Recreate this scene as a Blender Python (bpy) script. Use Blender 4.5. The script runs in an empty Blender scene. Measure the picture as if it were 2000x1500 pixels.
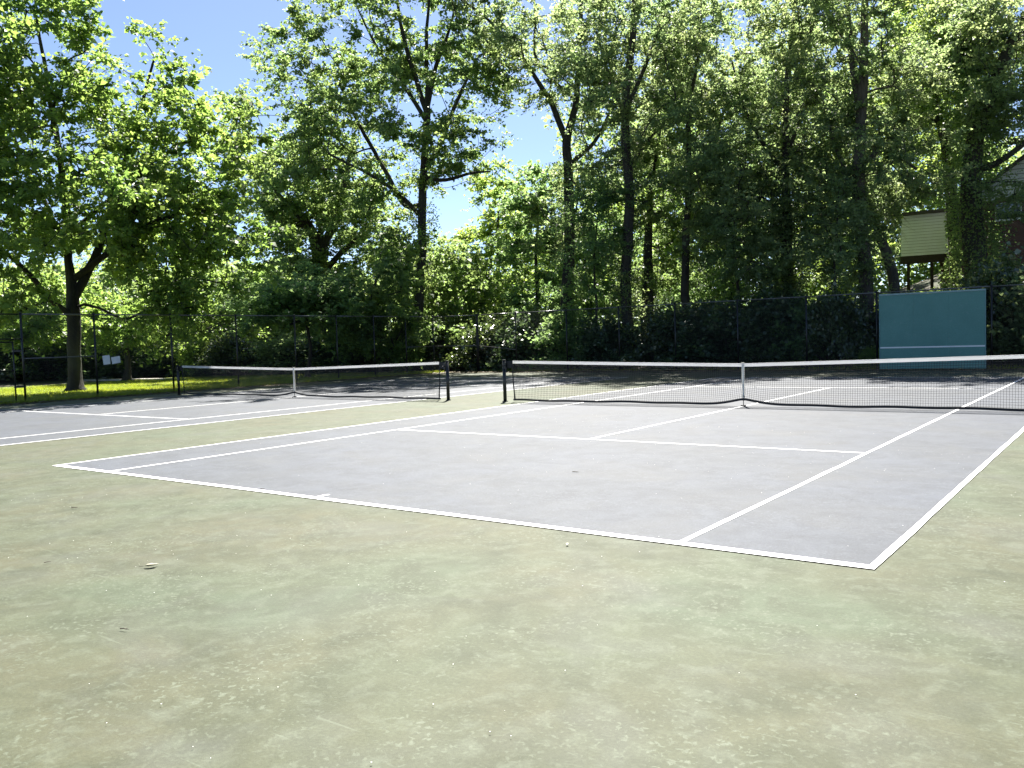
import bpy, bmesh, math, random
import numpy as np
from mathutils import Vector, Matrix

# ------------------------------------------------------------------ camera
S = bpy.context.scene
CAM = np.array([12.3543, -5.7531, 1.5539])
CR = np.array([0.8048087, 0.59270051, -0.03144925])
CU = np.array([-0.00438198, 0.0589184, 0.99825318])
CF = np.array([-0.59351812, 0.80326504, -0.05001524])
FPX = 1666.89                      # focal length in pixels of the 2000 px wide photograph
cd = bpy.data.cameras.new('camera'); cam = bpy.data.objects.new('camera', cd)
S.collection.objects.link(cam)
cd.sensor_width = 36.0; cd.lens = 36.0 * FPX / 2000.0
cd.clip_start = 0.05; cd.clip_end = 2000
M = Matrix(((CR[0], CU[0], -CF[0], CAM[0]), (CR[1], CU[1], -CF[1], CAM[1]), (CR[2], CU[2], -CF[2], CAM[2]), (0, 0, 0, 1)))
cam.matrix_world = M
S.camera = cam

# ------------------------------------------------------------------ light
SUN_AZ, SUN_EL = math.radians(-31), math.radians(54)
w = bpy.data.worlds.new('World'); S.world = w; w.use_nodes = True
nt = w.node_tree
bg = nt.nodes['Background']
sky = nt.nodes.new('ShaderNodeTexSky'); sky.sky_type = 'NISHITA'; sky.sun_disc = False
sky.sun_elevation = SUN_EL; sky.sun_rotation = SUN_AZ
sky.air_density = 0.62; sky.dust_density = 0.45; sky.ozone_density = 2.5
nt.links.new(sky.outputs[0], bg.inputs[0]); bg.inputs[1].default_value = 0.05
sd = bpy.data.lights.new('sun', 'SUN'); sd.energy = 5.0; sd.angle = math.radians(0.53); sd.color = (1.0, 0.955, 0.88)
so = bpy.data.objects.new('sun', sd); S.collection.objects.link(so)
sdir = Vector((math.sin(SUN_AZ) * math.cos(SUN_EL), math.cos(SUN_AZ) * math.cos(SUN_EL), math.sin(SUN_EL)))
so.rotation_euler = sdir.to_track_quat('Z', 'Y').to_euler()
so.location = (0, 20, 60)
S.view_settings.view_transform = 'Standard'; S.view_settings.look = 'None'
S.view_settings.gamma = 1.0; S.view_settings.use_curve_mapping = False
S.view_settings.exposure = 2.05
S.render.engine = 'CYCLES'
S.cycles.max_bounces = 10; S.cycles.diffuse_bounces = 5; S.cycles.glossy_bounces = 3
S.cycles.transmission_bounces = 6; S.cycles.transparent_max_bounces = 8
S.cycles.caustics_reflective = False; S.cycles.caustics_refractive = False
S.cycles.use_denoising = True; S.cycles.denoiser = 'OPENIMAGEDENOISE'; S.cycles.denoising_input_passes = 'RGB_ALBEDO_NORMAL'; S.cycles.denoising_prefilter = 'ACCURATE'

rng = np.random.default_rng(7)
random.seed(7)
COL = S.collection

# ------------------------------------------------------------------ pixel helpers (a pixel gives a direction only)
def ray(px, py):
    d = CF + (px - 1000) / FPX * CR - (py - 750) / FPX * CU
    return d / np.linalg.norm(d)
def gnd(px, py, z=0.0):
    d = ray(px, py); return CAM + (z - CAM[2]) / d[2] * d
def at(px, py, D):
    d = ray(px, py); return CAM + d / math.hypot(d[0], d[1]) * D
def to_px(P):
    d = np.atleast_2d(P) - CAM
    f = d @ CF
    return np.stack([1000 + FPX * (d @ CR) / f, 750 - FPX * (d @ CU) / f], 1)
def smooth(a, b, x):
    t = np.clip((x - a) / (b - a), 0, 1); return t * t * (3 - 2 * t)
def terrain(x, y):
    x = np.asarray(x, float); y = np.asarray(y, float)
    rise = np.clip((y - 30.2) / 21.0, 0, 1.6)
    h = rise * 4.1 * smooth(-16, 6, x)
    h = h + 0.5 * smooth(33, 60, y) * (1 - smooth(-16, 6, x))
    h = h + 1.2 * smooth(-34, -60, x) * smooth(50, 0, np.abs(y - 20))
    return h

# ------------------------------------------------------------------ mesh helpers
def tag(o, label=None, cat=None, group=None, kind=None):
    if label: o['label'] = label
    if cat: o['category'] = cat
    if group: o['group'] = group
    if kind: o['kind'] = kind
    return o
def empty(name, loc=(0, 0, 0), label=None, cat=None, group=None):
    o = bpy.data.objects.new(name, None); o.location = loc; o.empty_display_size = 0.2
    COL.objects.link(o); return tag(o, label, cat, group)
def link(name, me, mat, parent=None):
    o = bpy.data.objects.new(name, me)
    if mat is not None and not me.materials: me.materials.append(mat)
    COL.objects.link(o)
    if parent is not None:
        o.parent = parent
        if parent.type == 'EMPTY' or True:
            o.matrix_parent_inverse = Matrix.Translation(parent.location).inverted() if parent.rotation_euler.z == 0 else parent.matrix_basis.inverted()
    return o
def mesh_np(name, V, Q, attr=None, smooth_=False):
    """V (n,3), Q (m,k) faces all with k corners"""
    me = bpy.data.meshes.new(name)
    V = np.ascontiguousarray(V, np.float32); Q = np.ascontiguousarray(Q, np.int32)
    k = Q.shape[1]
    me.vertices.add(len(V)); me.vertices.foreach_set('co', V.ravel())
    me.loops.add(Q.size); me.loops.foreach_set('vertex_index', Q.ravel())
    me.polygons.add(len(Q)); me.polygons.foreach_set('loop_start', np.arange(0, Q.size, k, dtype=np.int32))
    me.polygons.foreach_set('loop_total', np.full(len(Q), k, np.int32))
    if attr is not None:
        a = me.attributes.new('leafvar', 'FLOAT', 'FACE'); a.data.foreach_set('value', np.ascontiguousarray(attr, np.float32))
    if smooth_: me.polygons.foreach_set('use_smooth', np.ones(len(Q), bool))
    me.update(calc_edges=True)
    return me
class MB:
    """collects boxes, tubes and quads for one part"""
    def __init__(s): s.v = []; s.f = []
    def add(s, vs, fs):
        b = len(s.v); s.v += [tuple(p) for p in vs]; s.f += [tuple(b + i for i in f) for f in fs]
    def box(s, c, d, rz=0.0):
        cx, cy, cz = c; a, b, h = d[0] / 2, d[1] / 2, d[2] / 2
        ca, sa = math.cos(rz), math.sin(rz); vs = []
        for z in (-h, h):
            for x, y in ((-a, -b), (a, -b), (a, b), (-a, b)):
                vs.append((cx + x * ca - y * sa, cy + x * sa + y * ca, cz + z))
        s.add(vs, [(3, 2, 1, 0), (4, 5, 6, 7), (0, 1, 5, 4), (1, 2, 6, 5), (2, 3, 7, 6), (3, 0, 4, 7)])
    def tube(s, pts, rad, n=8, cap=True):
        pts = [Vector(p) for p in pts]
        if not hasattr(rad, '__len__'): rad = [rad] * len(pts)
        vs = []; u = None
        for i, p in enumerate(pts):
            t = (pts[min(i + 1, len(pts) - 1)] - pts[max(i - 1, 0)]).normalized()
            if u is None:
                u = t.orthogonal().normalized()
            u = (u - t * u.dot(t)).normalized(); q = t.cross(u)
            for k in range(n):
                a = 2 * math.pi * k / n
                vs.append(p + (u * math.cos(a) + q * math.sin(a)) * rad[i])
        fs = []
        for i in range(len(pts) - 1):
            for k in range(n):
                fs.append((i * n + k, i * n + (k + 1) % n, (i + 1) * n + (k + 1) % n, (i + 1) * n + k))
        if cap:
            fs.append(tuple(reversed(range(n)))); fs.append(tuple((len(pts) - 1) * n + k for k in range(n)))
        s.add(vs, fs)
    def quad(s, a, b, c, d): s.add([a, b, c, d], [(0, 1, 2, 3)])
    def mesh(s, name, smooth_=False):
        me = bpy.data.meshes.new(name); me.from_pydata(s.v, [], s.f)
        if smooth_:
            for p in me.polygons: p.use_smooth = len(p.vertices) == 4
        me.update(); return me
    def build(s, name, mat, parent=None, smooth_=False):
        return link(name, s.mesh(name, smooth_), mat, parent)

# ------------------------------------------------------------------ materials
class NT:
    def __init__(s, name):
        s.m = bpy.data.materials.new(name); s.m.use_nodes = True; s.t = s.m.node_tree
        s.b = s.t.nodes['Principled BSDF']; s.out = s.t.nodes['Material Output']
    def n(s, kind, **kw):
        x = s.t.nodes.new('ShaderNode' + kind)
        for k, v in kw.items(): setattr(x, k, v)
        return x
    def l(s, a, b): s.t.links.new(a, b)
    def coord(s, scale=(1, 1, 1), rot=(0, 0, 0), out='Object'):
        tc = s.n('TexCoord'); mp = s.n('Mapping'); mp.inputs['Scale'].default_value = scale; mp.inputs['Rotation'].default_value = rot
        s.l(tc.outputs[out], mp.inputs[0]); return mp.outputs[0]
    def noise(s, co, scale, detail=4, rough=0.55, dist=0.0):
        x = s.n('TexNoise'); x.inputs['Scale'].default_value = scale; x.inputs['Detail'].default_value = detail
        x.inputs['Roughness'].default_value = rough; x.inputs['Distortion'].default_value = dist
        s.l(co, x.inputs['Vector']); return x.outputs[0]
    def ramp(s, fac, stops):
        x = s.n('ValToRGB'); e = x.color_ramp.elements
        while len(e) < len(stops): e.new(0.5)
        for i, (p, c) in enumerate(stops):
            e[i].position = p; e[i].color = (*c, 1) if len(c) == 3 else c
        s.l(fac, x.inputs[0]); return x.outputs[0]
    def mix(s, fac, a, b, mode='MIX'):
        x = s.n('Mix', data_type='RGBA', blend_type=mode)
        if isinstance(fac, float): x.inputs[0].default_value = fac
        else: s.l(fac, x.inputs[0])
        for i, v in ((6, a), (7, b)):
            if isinstance(v, tuple): x.inputs[i].default_value = (*v, 1)
            else: s.l(v, x.inputs[i])
        return x.outputs[2]
    def bump(s, h, strength=0.3, dist=0.02):
        x = s.n('Bump'); x.inputs['Strength'].default_value = strength; x.inputs['Distance'].default_value = dist
        s.l(h, x.inputs['Height']); s.l(x.outputs[0], s.b.inputs['Normal'])
    def base(s, c):
        if isinstance(c, tuple): s.b.inputs['Base Color'].default_value = (*c, 1)
        else: s.l(c, s.b.inputs['Base Color'])
    def set(s, **kw):
        for k, v in kw.items(): s.b.inputs[k.replace('_', ' ')].default_value = v

def simple(name, c, rough=0.5, metal=0.0, var=0.15, scale=6.0):
    t = NT(name); co = t.coord()
    n = t.noise(co, scale, 5)
    lo = tuple(v * (1 - var) for v in c); hi = tuple(min(1, v * (1 + var)) for v in c)
    t.base(t.ramp(n, [(0.3, lo), (0.7, hi)])); t.set(Roughness=rough, Metallic=metal)
    return t.m

def court_mat(name, base, pale, warm, dark, rough, spec, greyc):
    t = NT(name); co = t.coord()
    big = t.noise(co, 0.45, 3, 0.5, 0.3)
    mid = t.noise(co, 2.3, 6, 0.62, 0.5)
    blot = t.noise(co, 6.5, 6, 0.65, 0.4)
    flake = t.noise(co, 29.0, 5, 0.6, 0.5)
    fine = t.noise(co, 60.0, 3, 0.6)
    grit = t.noise(co, 320.0, 2, 0.5)
    c = t.mix(t.ramp(big, [(0.36, (0, 0, 0)), (0.64, (1, 1, 1))]), base, warm)
    c = t.mix(t.ramp(mid, [(0.40, (0, 0, 0)), (0.70, (.9, .9, .9))]), c, dark)
    grey = t.noise(co, 0.9, 4, 0.6, 0.6)
    c = t.mix(t.ramp(grey, [(0.50, (0, 0, 0)), (0.72, (.55, .55, .55))]), c, greyc)
    c = t.mix(t.ramp(blot, [(0.50, (0, 0, 0)), (0.66, (.36, .36, .36))]), c, pale)
    gate = t.ramp(t.noise(co, 1.3, 4, 0.6, 0.4), [(0.42, (.15, .15, .15)), (0.62, (1, 1, 1))])
    c = t.mix(t.mix(1.0, t.ramp(flake, [(0.565, (0, 0, 0)), (0.62, (.8, .8, .8))]), gate, 'MULTIPLY'), c, pale)
    # long rubbed scuffs
    for ang, sc_, th in ((0.9, 1.5, 0.635), (-0.35, 1.1, 0.645)):
        sc = t.noise(t.coord((0.7, 11.0, 1), (0, 0, ang)), sc_, 7, 0.72, 0.2)
        c = t.mix(t.ramp(sc, [(th, (0, 0, 0)), (th + 0.05, (.5, .5, .5))]), c, pale)
    c = t.mix(1.0, c, t.ramp(fine, [(0.3, (0.78, 0.78, 0.78)), (0.7, (1.04, 1.04, 1.04))]), 'MULTIPLY')
    c = t.mix(1.0, c, t.ramp(grit, [(0.30, (0.70, 0.70, 0.70)), (0.60, (1.0, 1.0, 1.0))]), 'MULTIPLY')
    t.base(c)
    t.set(Roughness=rough); t.b.inputs['Specular IOR Level'].default_value = spec
    h = t.n('Math', operation='ADD'); t.l(grit, h.inputs[0]); t.l(fine, h.inputs[1])
    t.bump(h.outputs[0], 0.30, 0.003)
    return t.m
M_GREEN = court_mat('court_green', (0.074, 0.093, 0.057), (0.132, 0.150, 0.108), (0.082, 0.082, 0.047), (0.047, 0.054, 0.030), 0.60, 0.13, (0.090, 0.097, 0.079))
M_BLUE = court_mat('court_blue', (0.080, 0.089, 0.107), (0.105, 0.115, 0.131), (0.073, 0.080, 0.091), (0.057, 0.062, 0.072), 0.61, 0.15, (0.088, 0.091, 0.094))
def line_mat():
    t = NT('line_white'); co = t.coord()
    c = t.ramp(t.noise(co, 45, 6, 0.7), [(0.30, (0.52, 0.53, 0.54)), (0.44, (0.80, 0.80, 0.79))])
    c = t.mix(t.ramp(t.noise(co, 1.6, 5, 0.65), [(0.52, (0, 0, 0)), (0.74, (.5, .5, .5))]), c, (0.50, 0.51, 0.50))
    t.base(c); t.set(Roughness=0.65); t.bump(t.noise(co, 300, 2), 0.3, 0.003); return t.m
M_LINE = line_mat()

def bark(name, c1, c2, scale=9):
    t = NT(name); co = t.coord((1, 1, 0.16))
    n = t.noise(co, scale, 8, 0.65, 0.8); n2 = t.noise(t.coord(), 0.9, 3)
    c = t.ramp(n, [(0.32, c1), (0.62, c2)])
    t.base(t.mix(t.ramp(n2, [(0.45, (0, 0, 0)), (0.75, (.5, .5, .5))]), c, (0.09, 0.10, 0.06)))
    t.set(Roughness=0.9); n3 = t.noise(t.coord((1, 1, 0.10)), 26, 5, 0.7, 0.5); hh_ = t.n('Math', operation='ADD'); t.l(n, hh_.inputs[0]); t.l(n3, hh_.inputs[1]); t.bump(hh_.outputs[0], 1.0, 0.09)
    return t.m
M_BARK = bark('bark_dark', (0.018, 0.015, 0.012), (0.06, 0.05, 0.04))
M_BARK0 = bark('bark_maple', (0.008, 0.007, 0.006), (0.026, 0.022, 0.018))
M_BARK2 = bark('bark_grey', (0.035, 0.03, 0.024), (0.13, 0.11, 0.088))

def leaf(name, lo, mid, hi, trans, mixf=0.5, rough=0.42, spec=0.5):
    t = NT(name)
    a = t.n('Attribute', attribute_name='leafvar')
    c = t.ramp(a.outputs['Fac'], [(0.0, lo), (0.55, mid), (1.0, hi)])
    nz = t.noise(t.coord(out='Object'), 0.45, 2)
    c = t.mix(1.0, c, t.ramp(nz, [(0.3, (0.78, 0.86, 0.86)), (0.7, (1.0, 1.0, 0.95))]), 'MULTIPLY')
    t.base(c); t.set(Roughness=rough); t.b.inputs['Specular IOR Level'].default_value = spec
    tr = t.n('BsdfTranslucent')
    tc = t.mix(1.0, t.ramp(a.outputs['Fac'], [(0, tuple(v * 0.72 for v in trans)), (1, trans)]), t.ramp(nz, [(0.3, (0.75, 0.9, 0.9)), (0.7, (1, 1, 1))]), 'MULTIPLY')
    t.l(tc, tr.inputs[0])
    mx = t.n('MixShader'); mx.inputs[0].default_value = mixf
    t.l(t.b.outputs[0], mx.inputs[1]); t.l(tr.outputs[0], mx.inputs[2]); t.l(mx.outputs[0], t.out.inputs[0])
    return t.m
L_MAPLE = leaf('leaf_maple', (0.055, 0.105, 0.030), (0.095, 0.155, 0.040), (0.15, 0.205, 0.055), (0.46, 0.61, 0.13), 0.55, 0.45, 0.3)
L_OAK = leaf('leaf_oak', (0.050, 0.092, 0.040), (0.085, 0.138, 0.055), (0.135, 0.185, 0.080), (0.48, 0.61, 0.18), 0.54, 0.5, 0.32)
L_OLIVE = leaf('leaf_olive', (0.055, 0.090, 0.045), (0.098, 0.140, 0.070), (0.155, 0.195, 0.105), (0.56, 0.66, 0.26), 0.55, 0.5, 0.32)
L_BRIGHT = leaf('leaf_bright', (0.07, 0.12, 0.03), (0.11, 0.175, 0.045), (0.16, 0.225, 0.065), (0.58, 0.72, 0.15), 0.57, 0.5, 0.32)
L_DARK = leaf('leaf_evergreen', (0.032, 0.060, 0.032), (0.055, 0.090, 0.045), (0.09, 0.125, 0.06), (0.24, 0.33, 0.12), 0.36, 0.30, 0.7)
L_COOL = leaf('leaf_cool', (0.055, 0.105, 0.048), (0.092, 0.155, 0.068), (0.14, 0.205, 0.095), (0.46, 0.62, 0.21), 0.55, 0.5, 0.32)
L_GRASS = leaf('grass_blade', (0.14, 0.18, 0.025), (0.20, 0.24, 0.03), (0.26, 0.29, 0.045), (0.6, 0.64, 0.06), 0.5, 0.5)
L_DRY = leaf('dry_leaf', (0.10, 0.075, 0.04), (0.2, 0.15, 0.08), (0.32, 0.25, 0.14), (0.3, 0.22, 0.1), 0.25, 0.6)
M_BLACK = simple('black_vinyl', (0.010, 0.011, 0.011), 0.38, 0, 0.2, 12)
M_RAIL = simple('rail_vinyl_sunlit', (0.07, 0.07, 0.07), 0.28, 0, 0.3, 5)  # black vinyl greyed so the rails carry their sun highlight in the colour
M_RAIL.node_tree.nodes['Principled BSDF'].inputs['Specular IOR Level'].default_value = 0.9
M_NET = simple('net_cord', (0.012, 0.012, 0.013), 0.7, 0, 0.2, 20)
def thin_cloth(name, c, var, scale, tr):
    m_ = simple(name, c, 0.6, 0, var, scale); T_ = m_.node_tree; b_ = T_.nodes['Principled BSDF']; o_ = T_.nodes['Material Output']
    x = T_.nodes.new('ShaderNodeBsdfTranslucent'); x.inputs[0].default_value = (*c, 1); mx = T_.nodes.new('ShaderNodeMixShader'); mx.inputs[0].default_value = tr
    T_.links.new(b_.outputs[0], mx.inputs[1]); T_.links.new(x.outputs[0], mx.inputs[2]); T_.links.new(mx.outputs[0], o_.inputs[0]); return m_
M_TAPE = thin_cloth('white_vinyl_tape', (0.80, 0.80, 0.79), 0.08, 3, 0.5)
M_STRAP = thin_cloth('white_strap', (0.78, 0.78, 0.75), 0.1, 14, 0.5)
M_PAPER = thin_cloth('paper', (0.80, 0.82, 0.86), 0.03, 3, 0.5)

def ground_mat():
    t = NT('woodland_floor'); co = t.coord()
    n = t.noise(co, 0.8, 6, 0.6); f = t.noise(co, 9, 5, 0.65)
    c = t.mix(t.ramp(n, [(0.4, (0, 0, 0)), (0.62, (1, 1, 1))]), (0.055, 0.043, 0.028), (0.035, 0.055, 0.02))
    t.base(t.mix(1.0, c, t.ramp(f, [(0.3, (0.5, 0.5, 0.5)), (0.7, (1.2, 1.2, 1.2))]), 'MULTIPLY'))
    t.set(Roughness=0.95); t.bump(f, 0.8, 0.05); return t.m
def lawn_mat():
    t = NT('lawn'); co = t.coord()
    n = t.noise(co, 0.5, 5, 0.6); f = t.noise(co, 22, 4, 0.65)
    c = t.ramp(n, [(0.35, (0.13, 0.165, 0.025)), (0.65, (0.18, 0.205, 0.035))])
    t.base(t.mix(1.0, c, t.ramp(f, [(0.3, (0.55, 0.6, 0.5)), (0.7, (1.15, 1.15, 1.1))]), 'MULTIPLY'))
    t.set(Roughness=0.9); t.bump(f, 0.8, 0.03); return t.m
M_GROUND = ground_mat(); M_LAWN = lawn_mat()

# ------------------------------------------------------------------ ground, courts and lines
gx = np.concatenate([np.linspace(-170, -60, 12)[:-1], np.linspace(-60, 45, 90), np.linspace(45, 170, 14)[1:]])
gy = np.concatenate([np.linspace(-120, -20, 10)[:-1], np.linspace(-20, 29.6, 20)[:-1], np.linspace(29.6, 75, 60), np.linspace(75, 190, 12)[1:]])
GX, GY = np.meshgrid(gx, gy)
GZ = terrain(GX, GY) - 0.02
bumpy = (np.sin(GX * 1.3 + GY * 0.7) + np.sin(GX * 0.6 - GY * 1.1)) * 0.05
GZ = np.where((GY > 31) | (GX < -40), GZ + bumpy, GZ)
nx, ny = len(gx), len(gy)
I = (np.arange(ny - 1)[:, None] * nx + np.arange(nx - 1)[None, :]).ravel()
g = link('ground', mesh_np('ground', np.stack([GX, GY, GZ], -1).reshape(-1, 3), np.stack([I, I + 1, I + nx + 1, I + nx], 1), smooth_=True), M_GROUND)
tag(g, 'brown woodland floor around and behind the courts', 'ground', kind='structure')

def sheet(name, x0, x1, y0, y1, z, mat, parent=None):
    m = MB(); m.quad((x0, y0, z), (x1, y0, z), (x1, y1, z), (x0, y1, z)); return m.build(name, mat, parent)
lx = np.linspace(-34, -17.55, 20); ly = np.linspace(-14, 29, 30)
LX, LY = np.meshgrid(lx, ly); LX = LX + np.where(LX > -17.6, 0, 0)
I = (np.arange(29)[:, None] * 20 + np.arange(19)[None, :]).ravel()
lz = np.where(LX > -17.7, -0.015, 0.012 + 0.02 * np.sin(LX * 0.9) * np.cos(LY * 0.7) ** 2 + 0.02)
lawn = link('lawn', mesh_np('lawn', np.stack([LX, LY, lz], -1).reshape(-1, 3), np.stack([I, I + 1, I + 21, I + 20], 1), smooth_=True), M_LAWN)
tag(lawn, 'sunlit yellow green lawn strip behind the left fence', 'lawn', kind='structure')
court = sheet('court_surface', -17.45, 18.5, -16, 29.05, 0.0, M_GREEN)
tag(court, 'worn pale green tennis court surround', 'court', kind='structure')

NETY = 11.885
def playing_area(cx, label):
    x0, x1 = cx - 5.485, cx + 5.485
    base = sheet('playing_area', x0, x1, 0, 23.77, 0.004, M_BLUE)
    tag(base, label, 'court', kind='structure')
    rs = np.random.default_rng(int(cx * 10) + 500)
    def line(name, a, b, w, axis):
        """slightly uneven painted line from a to b, w wide, drawn as a thin strip"""
        m = MB(); a = Vector(a); b = Vector(b); L = (b - a).length; n = max(2, int(L / 0.6))
        t = (b - a).normalized(); q = Vector((-t.y, t.x, 0)); z = 0.008
        pl = []; pr = []
        for i in range(n + 1):
            p = a + t * L * i / n
            j1, j2 = rs.normal(0, 0.0032), rs.normal(0, 0.0032)
            if i in (0, n): j1 = j2 = 0
            pl.append((p.x + q.x * (w / 2 + j1), p.y + q.y * (w / 2 + j1), z)); pr.append((p.x - q.x * (w / 2 + j2), p.y - q.y * (w / 2 + j2), z))
        for i in range(n): m.quad(pr[i], pr[i + 1], pl[i + 1], pl[i])
        return m.build(name, M_LINE, base)
    w = 0.052; wb = 0.095
    for s in (x0 + w / 2, x1 - w / 2): line('doubles_sideline', (s, 0, 0), (s, 23.77, 0), w, 0)
    for y in (wb / 2, 23.77 - wb / 2): line('baseline', (x0 + w, y, 0), (x1 - w, y, 0), wb, 0)
    sx = [cx - 4.115 + w / 2, cx + 4.115 - w / 2]
    for s in sx: line('singles_sideline', (s, wb, 0), (s, 23.77 - wb, 0), w, 0)
    for y in (NETY - 6.4, NETY + 6.4): line('service_line', (sx[0] + w / 2, y, 0), (sx[1] - w / 2, y, 0), w, 0)
    line('centre_service_line', (cx, NETY - 6.4 + w / 2, 0), (cx, NETY + 6.4 - w / 2, 0), w, 0)
    for a, b in ((wb, 0.24), (23.77 - 0.24, 23.77 - wb)): line('centre_mark', (cx, a, 0), (cx, b, 0), w, 0)
    return base
playing_area(5.485, 'pale blue grey playing area of the near tennis court')
LCX = -9.25
playing_area(LCX, 'pale blue grey playing area of the left tennis court')
# pale path at the far side of the lawn
m = MB(); ps = [gnd(x, y, 0.06) for x, y in ((-60, 748), (110, 743), (330, 740.5))]
for a, b in zip(ps[:-1], ps[1:]):
    d = Vector(b - a).normalized(); q = Vector((-d.y, d.x, 0)) * 0.35
    a = Vector(a); b = Vector(b); m.box(((a + b) / 2), ((b - a).length, 0.7, 0.09), math.atan2(d.y, d.x))
tag(m.build('path', simple('path_concrete', (0.42, 0.40, 0.36), 0.8)), 'pale narrow path along the back of the lawn', 'path', kind='structure')

# ------------------------------------------------------------------ nets
def tennis_net(cx, label, seed):
    rs = np.random.default_rng(seed)
    root = empty('tennis_net', (cx, NETY, 0), label, 'tennis net')
    H = 6.4; e = H - 0.27
    top = lambda x: 0.925 + (1.06 - 0.925) * (abs(x) / H) ** 1.1
    ph = rs.uniform(0, 6, 4)
    def bot(x):
        return 0.024 + 0.010 * (1 + math.sin(x * 1.9 + ph[0])) * 0.5 + 0.006 * (1 + math.sin(x * 4.3 + ph[1])) + 0.105 * math.exp(-(abs(x) / 0.42) ** 1.3)
    yo = lambda x, z: 0.02 * math.sin(x * 1.3 + ph[2]) * (1 - z)
    P = lambda x, z, dy=0: (cx + x, NETY + yo(x, z) + dy, z)
    for s in (-1, 1):
        m = MB(); m.tube([(cx + s * H, NETY, -0.05), (cx + s * H, NETY, 1.07)], 0.046, 14)
        m.tube([(cx + s * H, NETY, 1.065), (cx + s * H, NETY, 1.085)], [0.052, 0.045], 14)
        m.tube([(cx + s * H, NETY, 0.001), (cx + s * H, NETY, 0.02)], 0.075, 14)
        po = m.build('post', M_BLACK, root, True)
        m = MB(); m.box((cx + s * (H - 0.06), NETY - 0.03, 0.93), (0.07, 0.06, 0.16)); m.tube([(cx + s * (H - 0.06), NETY - 0.06, 0.93), (cx + s * (H - 0.06), NETY - 0.14, 0.93)], 0.012, 6)
        m.build('winch', M_BLACK, po)
    for s in (-1, 1):
        m = MB(); m.box((cx + s * (H - 0.155), NETY, 0.955), (0.19, 0.012, 0.17)); m.build('sleeve', M_NET, root)
    m = MB(); xs = np.linspace(-H, H, 41); m.tube([P(x, top(x) - 0.012) for x in xs], 0.005, 5); m.build('cable', M_BLACK, root)
    # head band: folded tape with thickness
    m = MB(); xs = np.linspace(-e, e, 80)
    for a, b in zip(xs[:-1], xs[1:]):
        for dy in (-0.009, 0.009):
            q = [P(a, top(a) - 0.072, dy), P(b, top(b) - 0.072, dy), P(b, top(b), dy), P(a, top(a), dy)]
            m.quad(*(q if dy < 0 else q[::-1]))
        m.quad(P(a, top(a), -0.009), P(b, top(b), -0.009), P(b, top(b), 0.009), P(a, top(a), 0.009))
    m.build('headband', M_TAPE, root)
    # cords
    m = MB(); pitch = 0.046; r = 0.0028
    n = int(2 * e / pitch)
    for i in range(n + 1):
        x = -e + 2 * e * i / n + 0.0
        xb = x * (1 - 0.0) - np.sign(x) * 0.02
        zt, zb = top(x) - 0.07, bot(x)
        bend = 0.05 * math.exp(-(abs(x) / 0.5) ** 1.5) * np.sign(x)
        pts = [P(x, zt), P(x * 0.997 - bend * 0.35, zt * 0.6 + zb * 0.4), P(xb - bend, zb)]
        m.tube(pts, r, 4, False)
    rows = 18
    xs = np.linspace(-e, e, 110)
    for j in range(1, rows + 1):
        f = j / (rows + 1)
        for dz in ((0, 0.009) if j <= 5 else (0,)):
            m.tube([P(x, (top(x) - 0.07) * (1 - f) + bot(x) * f + dz + rs.normal(0, 0.0015)) for x in xs], r, 4, False)
    m.build('net_mesh', M_NET, root)
    m = MB()
    for a, b in zip(xs[:-1], xs[1:]):
        for dy in (-0.007, 0.007):
            q = [P(a, bot(a) - 0.012, dy), P(b, bot(b) - 0.012, dy), P(b, bot(b) + 0.036, dy), P(a, bot(a) + 0.036, dy)]
            m.quad(*(q if dy < 0 else q[::-1]))
        m.quad(P(a, bot(a) + 0.036, -0.007), P(b, bot(b) + 0.036, -0.007), P(b, bot(b) + 0.036, 0.007), P(a, bot(a) + 0.036, 0.007))
    m.build('bottom_band', M_NET, root)
    for s in (-1, 1):
        m = MB()
        m.tube([P(s * e, top(e)), P(s * (e - 0.01), 0.5), P(s * (e - 0.05), bot(e))], 0.016, 6); m.build('side_band', M_NET, root)
        for z in (0.95, 0.5, 0.12):
            m = MB(); m.tube([P(s * e, z), (cx + s * H, NETY, z + 0.02)], 0.004, 4); m.build('lacing', M_NET, root)
    m = MB(); m.box((cx, NETY - 0.014, 0.56), (0.052, 0.006, 0.75)); m.box((cx, NETY + 0.014, 0.56), (0.052, 0.006, 0.75)); m.box((cx, NETY, 0.939), (0.054, 0.034, 0.006))
    m.build('centre_strap', M_STRAP, root)
    m = MB(); m.box((cx, NETY - 0.008, 0.115), (0.012, 0.012, 0.2)); m.box((cx, NETY - 0.01, 0.018), (0.10, 0.06, 0.028)); m.build('strap_anchor', M_BLACK, root)
    return root
tennis_net(5.485, 'large tennis net across the near blue court at right', 3)
tennis_net(LCX, 'smaller looking tennis net across the left blue court', 11)

# ------------------------------------------------------------------ fences
FX, FY, FH = -17.9, 29.3, 3.0
def chain_panel(m, A, B, z0, z1, pitch=0.062, r=0.0023):
    """diagonal wires of a chain link bay between A and B"""
    A = Vector((A[0], A[1], 0)); B = Vector((B[0], B[1], 0)); L = (B - A).length; t = (B - A) / L; Hh = z1 - z0
    st = pitch * math.sqrt(2)
    for sgn in (1, -1):
        k = -int(Hh / st) - 1
        while k * st < L:
            u0 = k * st; u1 = u0 + Hh
            a, b = max(u0, 0), min(u1, L)
            if b - a > 0.02:
                za, zb = z0 + (a - u0), z0 + (b - u0)
                if sgn < 0: za, zb = z0 + z1 - za, z0 + z1 - zb
                p, q = A + t * a, A + t * b
                off = Vector((-t.y, t.x, 0)) * 0.002 * sgn
                m.tube([(p.x + off.x, p.y + off.y, za), (q.x + off.x, q.y + off.y, zb)], r, 3, False)
            k += 1
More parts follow.
